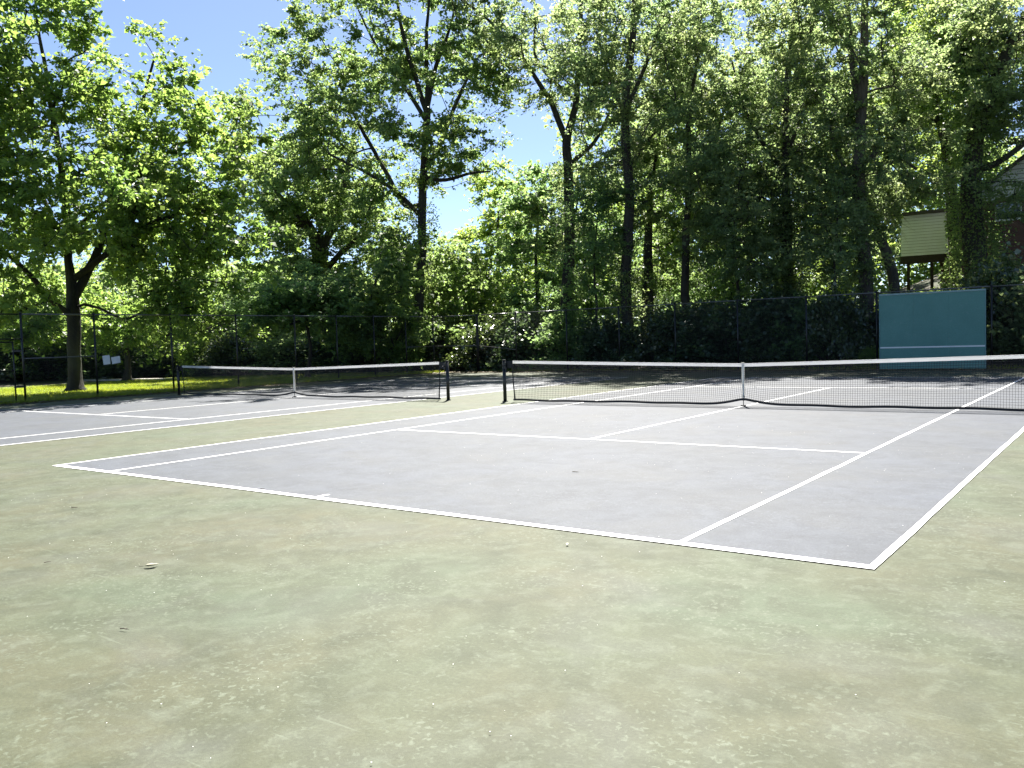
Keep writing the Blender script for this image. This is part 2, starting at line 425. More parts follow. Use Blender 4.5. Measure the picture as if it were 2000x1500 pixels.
def post(root, x, y, r=0.036, h=FH):
    m = MB(); m.tube([(x, y, -0.15), (x, y, h)], r, 10); m.tube([(x, y, h), (x, y, h + 0.03), (x, y, h + 0.05)], [r * 1.15, r * 1.1, r * 0.3], 10)
    m.tube([(x, y, 0.002), (x, y, 0.03)], [r * 2.2, r * 1.8], 10)
    return m.build('post', M_BLACK, root, True)
def fence(name, label, pts, mids, cat='fence', rails=True):
    root = empty(name, (pts[0][0], pts[0][1], 0), label, cat)
    for x, y in pts: post(root, x, y)
    for i, (a, b) in enumerate(zip(pts[:-1], pts[1:])):
        m = MB(); m.tube([(a[0], a[1], FH - 0.02), (b[0], b[1], FH - 0.02)], 0.024, 8); m.build('top_rail', M_RAIL, root, True)
        if i in mids:
            m = MB(); za, zb = mids[i]; m.tube([(a[0], a[1], za), (b[0], b[1], zb)], 0.022, 8); m.build('mid_rail', M_RAIL, root, True)
        m = MB(); m.tube([(a[0], a[1], 0.05), (b[0], b[1], 0.05)], 0.004, 4); m.build('tension_wire', M_BLACK, root)
        m = MB(); chain_panel(m, a, b, 0.05, FH - 0.02); m.build('chain_link_mesh', M_BLACK, root)
    return root
LY_ = [7.6, 10.08, 13.09, 16.05, 19.1, 21.55, 23.95, 26.2, 28.3]
lp = [(FX, y) for y in LY_] + [(-15.75, FY)]
fence('chain_link_fence', 'black chain link fence along the left court in front of the lawn', lp, {0: (1.49, 1.49), 7: (1.42, 1.42), 8: (1.42, 1.38)})
fx = [-15.75, -13.2, -10.15, -7.25, -4.4, -1.5, 1.4, 4.1, 8.0, 10.9, 13.8]
fp = [(x, FY + (0.06 if i == 0 else 0)) for i, x in enumerate(fx)]
fp[0] = (-15.66, FY)
fence('chain_link_fence', 'black chain link fence behind the far baseline below the tall trees', fp, {0: (1.38, 1.12)})
# gate at the left edge
gate = empty('chain_link_gate', (FX, 7.25, 0), 'black chain link gate at the left edge beside the lawn', 'gate')
post(gate, FX, 7.6 - 0.0 - 0.42 - 1.3, 0.045)
gy0, gy1 = 6.0, 7.3
m = MB()
for a, b in (((FX, gy0, 0.08), (FX, gy0, 2.05)), ((FX, gy1, 0.08), (FX, gy1, 2.05))): m.tube([a, b], 0.026, 8)
for z in (0.08, 1.1, 2.05): m.tube([(FX, gy0, z), (FX, gy1, z)], 0.024, 8)
m.build('gate_frame', M_BLACK, gate, True)
m = MB(); chain_panel(m, (FX, gy0), (FX, gy1), 0.08, 2.05); m.build('chain_link_mesh', M_BLACK, gate)
for z in (0.55, 1.75):
    m = MB(); m.box((FX, 7.44, z), (0.05, 0.34, 0.07)); m.build('hinge', M_BLACK, gate)
m = MB(); m.tube([(FX, 5.88, 3.0 - 0.02), (FX, 7.6, 3.0 - 0.02)], 0.024, 8); m.tube([(FX, 5.88, 2.15), (FX, 7.56, 2.15)], 0.022, 8); m.build('transom_rail', M_BLACK, gate, True)
m = MB(); chain_panel(m, (FX, 5.88), (FX, 7.58), 2.15, 2.98); m.build('transom_mesh', M_BLACK, gate)
# two notices tied to the fence
for (px, tilt, ww, hh, lab) in ((208, 0.10, 0.27, 0.33, 'white paper notice tied upright to the left fence'), (226.5, 0.14, 0.33, 0.25, 'white paper notice tied sideways to the left fence, right of the other')):
    d = ray(px, 703); t = (FX + 0.05 - CAM[0]) / d[0]; p = CAM + t * d
    m = MB()
    n = 4; vs = []
    for i in range(n + 1):
        for j in range(n + 1):
            u, v = (i / n - 0.5) * ww, (j / n - 0.5) * hh
            yy = u * math.cos(tilt) - v * math.sin(tilt); zz = u * math.sin(tilt) + v * math.cos(tilt)
            vs.append((p[0] + 0.012 * math.sin(i * 1.3) * math.cos(j), p[1] + yy, p[2] + zz))
    m.add(vs, [(i * (n + 1) + j, (i + 1) * (n + 1) + j, (i + 1) * (n + 1) + j + 1, i * (n + 1) + j + 1) for i in range(n) for j in range(n)])
    o = m.build('paper_notice', M_PAPER); tag(o, lab, 'notice', 'notices on the fence')
    sm = o.modifiers.new('thick', 'SOLIDIFY'); sm.thickness = 0.002

# ------------------------------------------------------------------ backboard
t = NT('backboard_green'); co = t.coord()
n1 = t.noise(co, 0.9, 5, 0.6); n2 = t.noise(co, 30, 4, 0.6)
c = t.ramp(n1, [(0.3, (0.064, 0.212, 0.188)), (0.7, (0.084, 0.252, 0.222))])
n4 = t.noise(co, 7.0, 3, 0.5, 0.2); c = t.mix(t.ramp(n4, [(0.62, (0, 0, 0)), (0.70, (.35, .35, .35))]), c, (0.12, 0.27, 0.25))
t.base(t.mix(1.0, c, t.ramp(n2, [(0.3, (0.85, 0.85, 0.85)), (0.7, (1.08, 1.08, 1.08))]), 'MULTIPLY')); t.set(Roughness=0.42); t.bump(n2, 0.15, 0.01)
M_TEAL = t.m
bb = empty('practice_backboard', (6.04, FY - 0.2, 0), 'teal green tennis practice backboard with a white net line', 'backboard')
m = MB(); BY = FY - 0.16; bw = 3.56; nb = 3
for k in range(nb):
    wk = bw / nb
    m = MB(); m.box((4.26 + wk * (k + 0.5), BY, 1.44), (wk - 0.002, 0.07, 2.80)); m.build('panel', M_TEAL, bb)
m = MB(); m.box((6.04, BY - 0.002, 2.875), (bw + 0.05, 0.12, 0.06)); m.build('top_cap', simple('cap_metal', (0.22, 0.34, 0.34), 0.4, 0.0), bb)
for s in (4.26 - 0.014, 7.82 + 0.014):
    m = MB(); m.box((s, BY, 1.44), (0.026, 0.10, 2.80)); m.build('side_trim', simple('trim_teal', (0.12, 0.25, 0.25), 0.4), bb)
m = MB(); m.box((6.04, BY - 0.038, 0.855), (bw, 0.006, 0.055)); m.build('net_line', M_LINE, bb)
for x in (4.6, 6.04, 7.5):
    m = MB(); m.box((x, BY + 0.10, 1.35), (0.09, 0.09, 2.7)); m.build('support_post', M_BLACK, bb)

# ------------------------------------------------------------------ houses behind the trees
def brick_mat():
    t = NT('red_brick'); tc = t.n('TexCoord'); mp = t.n('Mapping'); mp.inputs['Rotation'].default_value = (math.pi / 2, 0, 0)
    t.l(tc.outputs['Object'], mp.inputs[0])
    b = t.n('TexBrick'); t.l(mp.outputs[0], b.inputs['Vector']); b.inputs['Scale'].default_value = 4.2
    b.inputs['Color1'].default_value = (0.11, 0.042, 0.03, 1); b.inputs['Color2'].default_value = (0.075, 0.032, 0.026, 1); b.inputs['Mortar'].default_value = (0.22, 0.19, 0.16, 1)
    b.inputs['Mortar Size'].default_value = 0.014
    n = t.noise(t.coord(), 2.0, 4)
    t.base(t.mix(1.0, b.outputs['Color'], t.ramp(n, [(0.3, (0.7, 0.7, 0.7)), (0.7, (1.1, 1.1, 1.1))]), 'MULTIPLY')); t.set(Roughness=0.85)
    return t.m
M_BRICK = brick_mat()
M_SIDING = simple('white_siding', (0.84, 0.86, 0.90), 0.6, 0, 0.04, 3)
M_SIDING2 = simple('grey_siding', (0.62, 0.63, 0.58), 0.6, 0, 0.08, 3)
M_ROOF = simple('roof_shingle', (0.06, 0.055, 0.05), 0.9, 0, 0.3, 8)
M_DARKWOOD = simple('dark_timber', (0.035, 0.026, 0.02), 0.8, 0, 0.3, 10)
M_TRIM = simple('white_trim', (0.75, 0.75, 0.73), 0.5, 0, 0.05, 4)
t = NT('window_glass'); t.base((0.03, 0.045, 0.045)); t.set(Roughness=0.08); t.b.inputs['Specular IOR Level'].default_value = 0.8
M_GLASS = t.m

hx = at(1800, 500, 52.0)
HA = math.atan2(hx[1] - CAM[1], hx[0] - CAM[0]) - math.pi / 2 - 0.04      # house faces the courts
house = empty('brick_house', (0, 0, 0), 'red brick house with pale siding on the wooded bank behind the backboard', 'house')
def hp(px, py, D): return at(px, py, D)
ex = Vector((math.cos(HA), math.sin(HA), 0)); ey = Vector((-math.sin(HA), math.cos(HA), 0))
O = Vector(hp(1760, 500, 52.6)); O.z = 0
def H3(u, v, z): return O + ex * u + ey * v + Vector((0, 0, z))   # u right, v back
def hbox(name, u0, u1, v0, v1, z0, z1, mat, parent=house):
    m = MB(); vs = [H3(u, v, z) for z in (z0, z1) for u, v in ((u0, v0), (u1, v0), (u1, v1), (u0, v1))]
    m.add(vs, [(3, 2, 1, 0), (4, 5, 6, 7), (0, 1, 5, 4), (1, 2, 6, 5), (2, 3, 7, 6), (3, 0, 4, 7)]); return m.build(name, mat, parent)
zz = lambda py, px=1790, D=52.6: float(at(px, py, D)[2])
zb, ztl = zz(499), zz(419)
W1 = 2.38
# the overhanging pale bay on posts
bay = hbox('bay_wall', 0.03, W1 - 0.02, 0.03, 3.0, zb, ztl - 0.05, simple('backing', (0.16, 0.15, 0.14), 0.8))  # dark backing colour stands in for shadow lines between the siding boards
nbd = 14
for k in range(nbd):
    z0 = zb + (ztl - zb) * k / nbd; z1 = zb + (ztl - zb) * (k + 1) / nbd
    z1 -= 0.014; m = MB(); vs = [H3(0, -0.010, z0), H3(W1, -0.010, z0), H3(W1, 0.018, z1), H3(0, 0.018, z1), H3(0, 0.028, z0), H3(W1, 0.028, z0), H3(W1, 0.028, z1), H3(0, 0.028, z1)]
    m.add(vs, [(0, 1, 2, 3), (0, 4, 5, 1), (3, 2, 6, 7), (0, 3, 7, 4), (1, 5, 6, 2)]); m.build('siding_board', M_SIDING, bay)
for k in range(nbd):   # return wall coming forward to the brick body
    z0 = zb + (ztl - zb) * k / nbd; z1 = zb + (ztl - zb) * (k + 1) / nbd
    m = MB(); z1 -= 0.03; a0, a1 = H3(W1, 0, z0), H3(W1 + 0.42, -2.0, z0); b0, b1 = H3(W1 + 0.022, 0, z1), H3(W1 + 0.442, -2.0, z1)
    c0, c1 = H3(W1 + 0.06, 0, z0), H3(W1 + 0.48, -2.0, z0); d0, d1 = H3(W1 + 0.06, 0, z1), H3(W1 + 0.48, -2.0, z1)
    m.add([a0, a1, b1, b0, c0, c1, d1, d0], [(0, 1, 2, 3), (0, 4, 5, 1), (3, 2, 6, 7), (1, 5, 6, 2)]); m.build('siding_board', M_SIDING, bay)
hbox('eave', -0.35, W1 + 0.1, -0.3, 3.3, ztl - 0.02, ztl + 0.14, M_ROOF)
hbox('beam', -0.05, W1 + 0.05, 0.0, 0.3, zb - 0.42, zb - 0.003, M_DARKWOOD)
for u in (0.28, 1.45):
    hbox('porch_post', u, u + 0.16, 0.05, 0.22, zb - 2.6, zb - 0.42, M_DARKWOOD)
hbox('brick_pier', W1 - 0.45, W1 + 0.05, 0.35, 1.2, zb - 3.2, zb - 0.02, M_BRICK)
# brick body, nearer, running out of frame to the right
bz0 = 2.0; bz1 = zz(392, 1930, 49.5)
body = hbox('wall', W1 + 0.50, W1 + 11.0, -3.02, 4.0, bz0, bz1, M_BRICK)
gz = bz1
peak = bz1 + 4.0; uc = W1 + 6.2
gab = MB(); gv = [(W1 + 0.8, gz), (W1 + 11.0, gz), (uc, peak)]
gab.add([H3(u, -2.98, z) for u, z in gv] + [H3(u, 4.0, z) for u, z in gv], [(0, 1, 2), (5, 4, 3), (0, 3, 4, 1), (1, 4, 5, 2), (2, 5, 3, 0)])
gable = gab.build('gable', simple('gable_backing', (0.14, 0.14, 0.13), 0.8), house)  # dark colour draws the shadow lines between the gable boards
pitch = 0.24; k = 0
while gz + (k + 1) * pitch < peak - 0.1:
    z0, z1 = gz + k * pitch, gz + (k + 1) * pitch
    s = lambda z, side: (gv[0][0] + (uc - gv[0][0]) * (z - gz) / (peak - gz)) if side < 0 else (gv[1][0] + (uc - gv[1][0]) * (z - gz) / (peak - gz))
    m = MB(); l0, r0, l1, r1 = s(z0, -1), s(z0, 1), s(z1, -1), s(z1, 1)
    z1 -= 0.03
    m.add([H3(l0, -3.035, z0), H3(r0, -3.035, z0), H3(r1, -3.0, z1), H3(l1, -3.0, z1), H3(l0, -2.985, z0), H3(r0, -2.985, z0)], [(0, 1, 2, 3), (0, 4, 5, 1)])
    m.build('siding_board', M_SIDING2, gable); k += 1
for sgn in (-1, 1):
    e0 = gv[0] if sgn < 0 else gv[1]
    m = MB(); ov = 0.5 * sgn
    a = (e0[0] + ov, gz - 0.37); b = (uc, peak + 0.02)
    vs = [H3(a[0], -3.5, a[1]), H3(b[0], -3.5, b[1]), H3(b[0], 4.4, b[1]), H3(a[0], 4.4, a[1])]
    vs += [v + Vector((0, 0, 0.16)) for v in vs]
    m.add(vs, [(0, 1, 2, 3), (7, 6, 5, 4), (0, 4, 5, 1), (1, 5, 6, 2), (2, 6, 7, 3), (3, 7, 4, 0)]); m.build('roof', M_ROOF, house)
wz0, wz1 = zz(432, 1930, 49.5), zz(398, 1930, 49.5)
ua = W1 + 2.1; ub = ua + 1.15
win = hbox('window', ua, ub, -3.06, -3.025, wz0, wz1 - 0.02, M_TRIM)
hbox('pane', ua + 0.06, ub - 0.06, -3.075, -3.062, wz0 + 0.05, (wz0 + wz1) / 2 + 0.15, M_GLASS, win)
hbox('pane', ua + 0.06, ub - 0.06, -3.075, -3.062, (wz0 + wz1) / 2 + 0.2, wz1 - 0.07, M_GLASS, win)
hbox('sill', ua - 0.06, ub + 0.06, -3.12, -3.028, wz0 - 0.06, wz0 - 0.002, M_TRIM, win)
# dim grey house beyond the left lawn
hh = empty('grey_house', (0, 0, 0), 'dim grey house half hidden behind the left trees and fence', 'house')
c0 = at(345, 700, 74); O2 = Vector((c0[0], c0[1], 0)); A2 = math.atan2(c0[1] - CAM[1], c0[0] - CAM[0]) - math.pi / 2 + 0.25
e2 = Vector((math.cos(A2), math.sin(A2), 0)); f2 = Vector((-math.sin(A2), math.cos(A2), 0))
def G3(u, v, z): return O2 + e2 * u + f2 * v + Vector((0, 0, z))
def gbox(name, u0, u1, v0, v1, z0, z1, mat, parent=hh):
    m = MB(); vs = [G3(u, v, z) for z in (z0, z1) for u, v in ((u0, v0), (u1, v0), (u1, v1), (u0, v1))]
    m.add(vs, [(3, 2, 1, 0), (4, 5, 6, 7), (0, 1, 5, 4), (1, 2, 6, 5), (2, 3, 7, 6), (3, 0, 4, 7)]); return m.build(name, mat, parent)
gbox('wall', -5, 4.5, 0, 6, 0, 3.1, simple('stucco', (0.30, 0.28, 0.27), 0.8))
m = MB(); m.add([G3(-5.5, -0.5, 2.9), G3(5, -0.5, 2.9), G3(5, 6.5, 2.9), G3(-5.5, 6.5, 2.9), G3(-5.5, 3, 5.6), G3(5, 3, 5.6)], [(0, 1, 5, 4), (2, 3, 4, 5), (1, 2, 5), (3, 0, 4), (3, 2, 1, 0)]); m.build('roof', M_ROOF, hh)
for u in (-3.4, 1.6):
    wn = gbox('window', u, u + 1.2, -0.05, -0.003, 1.0, 2.3, M_TRIM); gbox('pane', u + 0.08, u + 1.12, -0.07, -0.053, 1.08, 2.22, M_GLASS, wn)

# ------------------------------------------------------------------ vegetation engine
SKY_GAPS = [  # patches where the photograph shows open sky between crowns
    [(236, -80), (560, -80), (545, 20), (500, 90), (470, 140), (440, 165), (425, 195), (395, 200), (400, 140), (345, 130), (330, 60), (285, 25)],
    [(1000, 195), (1045, 215), (1075, 255), (1098, 300), (1090, 335), (1030, 320), (985, 325), (965, 290), (1010, 260)],
    [(845, 380), (900, 372), (925, 400), (930, 425), (895, 452), (845, 462)],
]
NEAR_OPEN = [  # in front of the house the photograph shows wall, not leaves
    [(1758, 405), (1846, 400), (1850, 500), (1825, 545), (1758, 545)], [(1938, 325), (2010, 275), (2010, 352), (1945, 352)], [(1925, 400), (1955, 400), (1955, 432), (1925, 432)], [(1940, 432), (2005, 432), (2005, 462), (1955, 462)]]
def in_poly(P, poly):
    x, y = P[:, 0], P[:, 1]; ins = np.zeros(len(P), bool); j = len(poly) - 1
    for i in range(len(poly)):
        xi, yi = poly[i]; xj, yj = poly[j]
        c = ((yi > y) != (yj > y)) & (x < (xj - xi) * (y - yi) / (yj - yi + 1e-9) + xi); ins ^= c; j = i
    return ins
def norm(v): return v / (np.linalg.norm(v, axis=-1, keepdims=True) + 1e-9)

def leaves_mesh(name, P, axis, size, rs, up=0.75, fold=0.14, wid=0.40):
    """kite shaped folded leaves at P pointing along axis"""
    n = len(P)
    nrm = norm(np.array([0, 0, up]) + rs.normal(0, 0.55, (n, 3)))
    ax = norm(axis + rs.normal(0, 0.45, (n, 3)))
    ax = norm(ax - nrm * np.sum(ax * nrm, 1, keepdims=True))
    sd = np.cross(nrm, ax)
    s = size[:, None]
    base = P; tip = P + ax * s - nrm * s * 0.10
    mid = P + ax * s * 0.45
    k = s * wid
    a = mid + sd * k + nrm * s * fold; b = mid - sd * k + nrm * s * fold
    V = np.empty((n, 4, 3), np.float32); V[:, 0] = base; V[:, 1] = a; V[:, 2] = tip; V[:, 3] = b
    Q = np.arange(n * 4, dtype=np.int32).reshape(n, 4)
    return mesh_np(name, V.reshape(-1, 3), Q, rs.beta(2, 2, n))

def frustums(A, B, ra, rb, n=5):
    """many tapered tubes at once"""
    t = norm(B - A); ref = np.where(np.abs(t[:, 2:3]) < 0.9, np.array([[0, 0, 1.0]]), np.array([[1.0, 0, 0]]))
    u = norm(np.cross(t, ref)); v = np.cross(t, u)
    an = np.arange(n) * 2 * math.pi / n
    ring = np.cos(an)[None, :, None] * u[:, None, :] + np.sin(an)[None, :, None] * v[:, None, :]
    V = np.concatenate([A[:, None] + ring * ra[:, None, None], B[:, None] + ring * rb[:, None, None]], 1)
    E_ = len(A); base = (np.arange(E_) * 2 * n)[:, None]
    k = np.arange(n); k2 = (k + 1) % n
    Q = np.stack([base + k, base + k2, base + n + k2, base + n + k], -1).reshape(-1, 4)
    return V.reshape(-1, 3), Q

def resample(pts, rad, step=0.5, rs=None, wob=0.0):
    pts = np.array(pts, float); rad = np.array(rad, float)
    # Catmull-Rom through the given points
    P = np.vstack([2 * pts[0] - pts[1], pts, 2 * pts[-1] - pts[-2]]); out = []; ro = []
    for i in range(1, len(P) - 2):
        L = np.linalg.norm(P[i + 1] - P[i]); n = max(1, int(round(L / step)))
        for k in range(n):
            t = k / n
            q = 0.5 * ((2 * P[i]) + (-P[i - 1] + P[i + 1]) * t + (2 * P[i - 1] - 5 * P[i] + 4 * P[i + 1] - P[i + 2]) * t * t + (-P[i - 1] + 3 * P[i] - 3 * P[i + 1] + P[i + 2]) * t ** 3)
            out.append(q); ro.append(rad[i - 1] * (1 - t) + rad[i] * t)
    out.append(pts[-1]); ro.append(rad[-1])
    out = np.array(out); ro = np.array(ro)
    if rs is not None and wob > 0:
        w_ = rs.normal(0, wob, out.shape); w_[0] = 0
        w_ = (w_ + np.roll(w_, 1, 0) + np.roll(w_, -1, 0)) / 3; out = out + w_ * np.minimum(1, np.arange(len(out)) / 2)[:, None]
    return out, ro

def sample_blobs(blobs, D, n, rs, base):
    """points inside the crown's lobes; lobes are given by where the crown shows and how deep it is in metres"""
    vol = np.array([b[2] * b[3] * (b[5] if len(b) > 5 else 4) for b in blobs], float); vol = vol ** 0.85
    pts = []
    for b, k in zip(blobs, np.maximum(3, (n * vol / vol.sum())).astype(int)):
        dd = b[4] if len(b) > 4 else 0.0; rd = b[5] if len(b) > 5 else 4.0
        c = at(b[0], b[1], D + dd); s = (D + dd) / FPX
        kc = max(2, k // 3); q = rs.normal(0, 1, (kc, 3)); q = q / np.linalg.norm(q, axis=1, keepdims=True) * rs.uniform(0, 1, (kc, 1)) ** (1 / 2.6)
        q = np.repeat(q, 3, 0)[:k]
        F2 = norm(np.array([c[0] - CAM[0], c[1] - CAM[1], 0.0])); R2 = np.array([F2[1], -F2[0], 0.0])
        pts.append(rs.normal(0, 0.55, (len(q), 3)) * np.array([1, 1, 0.6]) + c + q[:, :1] * b[2] * s * R2 + q[:, 1:2] * b[3] * s * np.array([0, 0, 1.0]) + q[:, 2:] * rd * F2)
    return np.vstack(pts)

def grow(anchor, arad, apath, attr, bf=0.22):
    """connect crown points to the limbs by a short-path tree; returns parent indices and radii"""
    na = len(anchor); N = len(attr)
    pos = np.vstack([anchor, attr]); path = np.concatenate([apath, np.zeros(N)]); par = np.full(na + N, -1)
    d = np.linalg.norm(attr[:, None] - anchor[None], axis=2) if na * N < 4e6 else None
    cost = d + bf * apath[None]
    best = cost.argmin(1); bc = cost[np.arange(N), best]; done = np.zeros(N, bool); order = []
    for _ in range(N):
        i = int(np.where(done, 1e9, bc).argmin()); done[i] = True; p = best[i]; k = na + i
        par[k] = p; path[k] = path[p] + np.linalg.norm(pos[k] - pos[p]); order.append(k)
        c = np.linalg.norm(attr - attr[i], axis=1) + bf * path[k]
        up = c < bc; bc = np.where(up, c, bc); best = np.where(up, k, best)
    rr = np.zeros(na + N); child = np.zeros(na + N, int); p_ = 2.25; r0 = 0.014
    acc = np.zeros(na + N)
    for k in reversed(order):
        if acc[k] == 0: acc[k] = r0 ** p_
        rr[k] = acc[k] ** (1 / p_)
        acc[k] += (0.004) ** p_
        acc[par[k]] += acc[k]; child[par[k]] += 1
    return pos, par, rr, child

def tree(name, label, cat, D, trunk, blobs, leafmat, nattr, nleaf, barkmat=None, limbs=(), size=(0.10, 0.16), twig=(0.5, 1.1), first=0.35, seed=1, group=None, flare=0.9, up=0.75, gaps=True, bf=0.22, ivy=None, crown_name='crown', twigs=True, clear=(), sway=0.09, fdec=0.30):
    """trunk / limbs: (px, py, width_px[, depth offset m]) as seen; blobs: (px, py, rx, ry, depth offset m, depth radius m)"""
    rs = np.random.default_rng(seed); barkmat = barkmat or M_BARK
    T = [at(p[0], p[1], D + (p[3] if len(p) > 3 else 0)) for p in trunk]
    R = [p[2] / 2 * D / FPX for p in trunk]
    T[0] = np.array([T[0][0], T[0][1], float(terrain(T[0][0], T[0][1])) - 0.12])
    base = T[0]
    root = empty(name, tuple(base + np.array([0, 0, 0.12])), label, cat, group)
    tp, tr = resample(T, R, 0.40, rs, 0.03)
    h = tp[:, 2] - base[2]; tr = tr * (1 + flare * np.exp(-h / fdec)) * 0.9
    sw = np.minimum(h / 2, 1) * sway; tp = tp + np.stack([sw * np.sin(h * 0.75 + seed), sw * np.cos(h * 0.62 + seed * 1.7), 0 * h], 1)
    m = MB(); n = 14
    m.tube(tp, list(tr), n, True)
    tv = np.array(m.v); ang = np.tile(np.arange(n), len(tp)); lev = np.repeat(np.arange(len(tp)), n)
    rad_noise = 1 + 0.07 * np.sin(ang * 2 * math.pi / n * 3 + seed) + 0.05 * rs.normal(0, 1, n)[ang] + 0.10 * np.exp(-h[lev] / 0.6) * np.sin(ang * 2 * math.pi / n * 5 + seed * 2)
    cen = tp[lev]; tv = cen + (tv[:len(cen)] - cen) * rad_noise[:, None]
    m.v = [tuple(q) for q in tv]
    tk = m.build('trunk', barkmat, root, True)
    anchors = [tp]; arads = [tr]; seg = np.linalg.norm(np.diff(tp, axis=0), axis=1); apaths = [np.concatenate([[0], np.cumsum(seg)])]
    BV, BQ = [], []; off = 0
    for L in limbs:
        LP = [at(p[0], p[1], D + (p[3] if len(p) > 3 else 0)) for p in L]; LR = [p[2] / 2 * D / FPX for p in L]
        j = int(np.linalg.norm(tp - LP[0], axis=1).argmin())
        lp_, lr = resample([tp[j]] + LP[1:], LR, 0.45, rs, 0.03)
        A, B = lp_[:-1], lp_[1:]
        mm = MB(); mm.tube(lp_, list(lr), 8, True); lv = np.array(mm.v)
        BV.append(lv[:]); q4 = [f for f in mm.f if len(f) == 4]; BQ.append(np.array(q4) + off); off += len(lv)
        anchors.append(lp_[1:]); arads.append(lr[1:]); sg = np.linalg.norm(np.diff(lp_, axis=0), axis=1); apaths.append(apaths[0][j] + np.cumsum(sg))
    an = np.vstack(anchors); ar = np.concatenate(arads); ap = np.concatenate(apaths)
    zf = base[2] + first * (tp[:, 2].max() - base[2])
    ok = an[:, 2] > zf; an, ar, ap = an[ok], ar[ok], ap[ok]
    ap = ap - ap.min()
    at_ = sample_blobs(blobs, D, nattr, rs, base)
    at_ = at_[at_[:, 2] > base[2] + 0.4]
    if gaps:
        px = to_px(at_); bad = np.zeros(len(at_), bool)
        for poly in SKY_GAPS + list(clear) + (NEAR_OPEN if D < 52 else []): bad |= in_poly(px, poly)
        at_ = at_[~bad]
    pos, par, rr, child = grow(an, ar, ap, at_, bf)
    na = len(an); ids = np.arange(na, len(pos)); pa = par[ids]
    A, B = pos[pa], pos[ids]; rb = rr[ids]; ra = np.where(pa < na, np.minimum(rb * 1.25, 0.85 * np.concatenate([ar, rr[na:]])[pa]), np.minimum(rr[pa], rb * 1.6)); rb = np.minimum(rb, ra)
    # curved edges: leave the parent along its own direction
    gp = np.where(pa >= na, par[np.maximum(pa, 0)], -1)
    pdir = np.where((gp >= 0)[:, None], norm(pos[pa] - pos[np.maximum(gp, 0)]), np.array([[0, 0, 1.0]]))
    Ln = np.linalg.norm(B - A, axis=1, keepdims=True)
    C_ = A + pdir * Ln * 0.38 + rs.normal(0, 0.05, A.shape) * Ln
    seglist = []
    prev = A; K = 4
    for k in range(1, K + 1):
        t_ = k / K; q = (1 - t_) ** 2 * A + 2 * t_ * (1 - t_) * C_ + t_ ** 2 * B
        seglist.append((prev, q, ra * (1 - (k - 1) / K) + rb * (k - 1) / K, ra * (1 - t_) + rb * t_)); prev = q
    fA = np.vstack([s[0] for s in seglist]); fB = np.vstack([s[1] for s in seglist]); fa = np.concatenate([s[2] for s in seglist]); fb = np.concatenate([s[3] for s in seglist])
    V, Q = frustums(fA, fB, fa, fb, 5); BV.append(V); BQ.append(Q + off); off += len(V)
    bdir = norm(B - C_)
    # twigs and leaves
    cen = at_.mean(0); M_ = len(ids)
    wgt = np.where(child[ids] == 0, 1.25, 0.8); tw = 7
    per = max(2, int(round(1.45 * nleaf / (M_ * tw))))
    outw = norm(B - cen)
    tdir = norm(outw[:, None] * 0.45 + bdir[:, None] * 0.5 + rs.normal(0, 0.62, (M_, tw, 3)) + np.array([0, 0, 0.08]))
    tdir[..., 2] *= 0.62; tdir = norm(tdir)
    tl = rs.uniform(twig[0], twig[1], (M_, tw, 1)) * wgt[:, None, None]
    tip = B[:, None] + tdir * tl; tip[..., 2] -= 0.16 * tl[..., 0] ** 2
    if twigs:
      V, Q = frustums(np.repeat(B, tw, 0), tip.reshape(-1, 3), np.full(M_ * tw, 0.006), np.full(M_ * tw, 0.002), 3); BV.append(V); BQ.append(Q + off); off += len(V)
    link('branches', mesh_np('branches', np.vstack(BV), np.vstack(BQ), smooth_=True), barkmat, root)['kind'] = 'stuff'
    t_ = rs.uniform(0.15, 1.05, (M_, tw, per, 1)); 
    lp_ = B[:, None, None] + (tip - B[:, None])[:, :, None] * t_ + rs.normal(0, 0.075, (M_, tw, per, 3)) * np.array([1.15, 1.15, 0.55])
    la = np.broadcast_to(tdir[:, :, None], lp_.shape) * 0.6 + np.array([0, 0, -0.25])
    lp_ = lp_.reshape(-1, 3); la = la.reshape(-1, 3)
    keep = lp_[:, 2] > terrain(lp_[:, 0], lp_[:, 1]) + 0.1
    dens = np.repeat(rs.uniform(0.25, 1.1, M_), tw * per); keep &= rs.uniform(0, 1, len(lp_)) < dens
    if clear or D < 52:
        px = to_px(lp_)
        for poly in list(clear) + (NEAR_OPEN if D < 52 else []): keep &= ~in_poly(px, poly)
    lp_, la = lp_[keep], la[keep]
    link(crown_name, leaves_mesh(name + '_leaves', lp_, la, rs.uniform(size[0], size[1], len(lp_)) * rs.lognormal(-0.04, 0.28, len(lp_)), rs, up), leafmat, root)
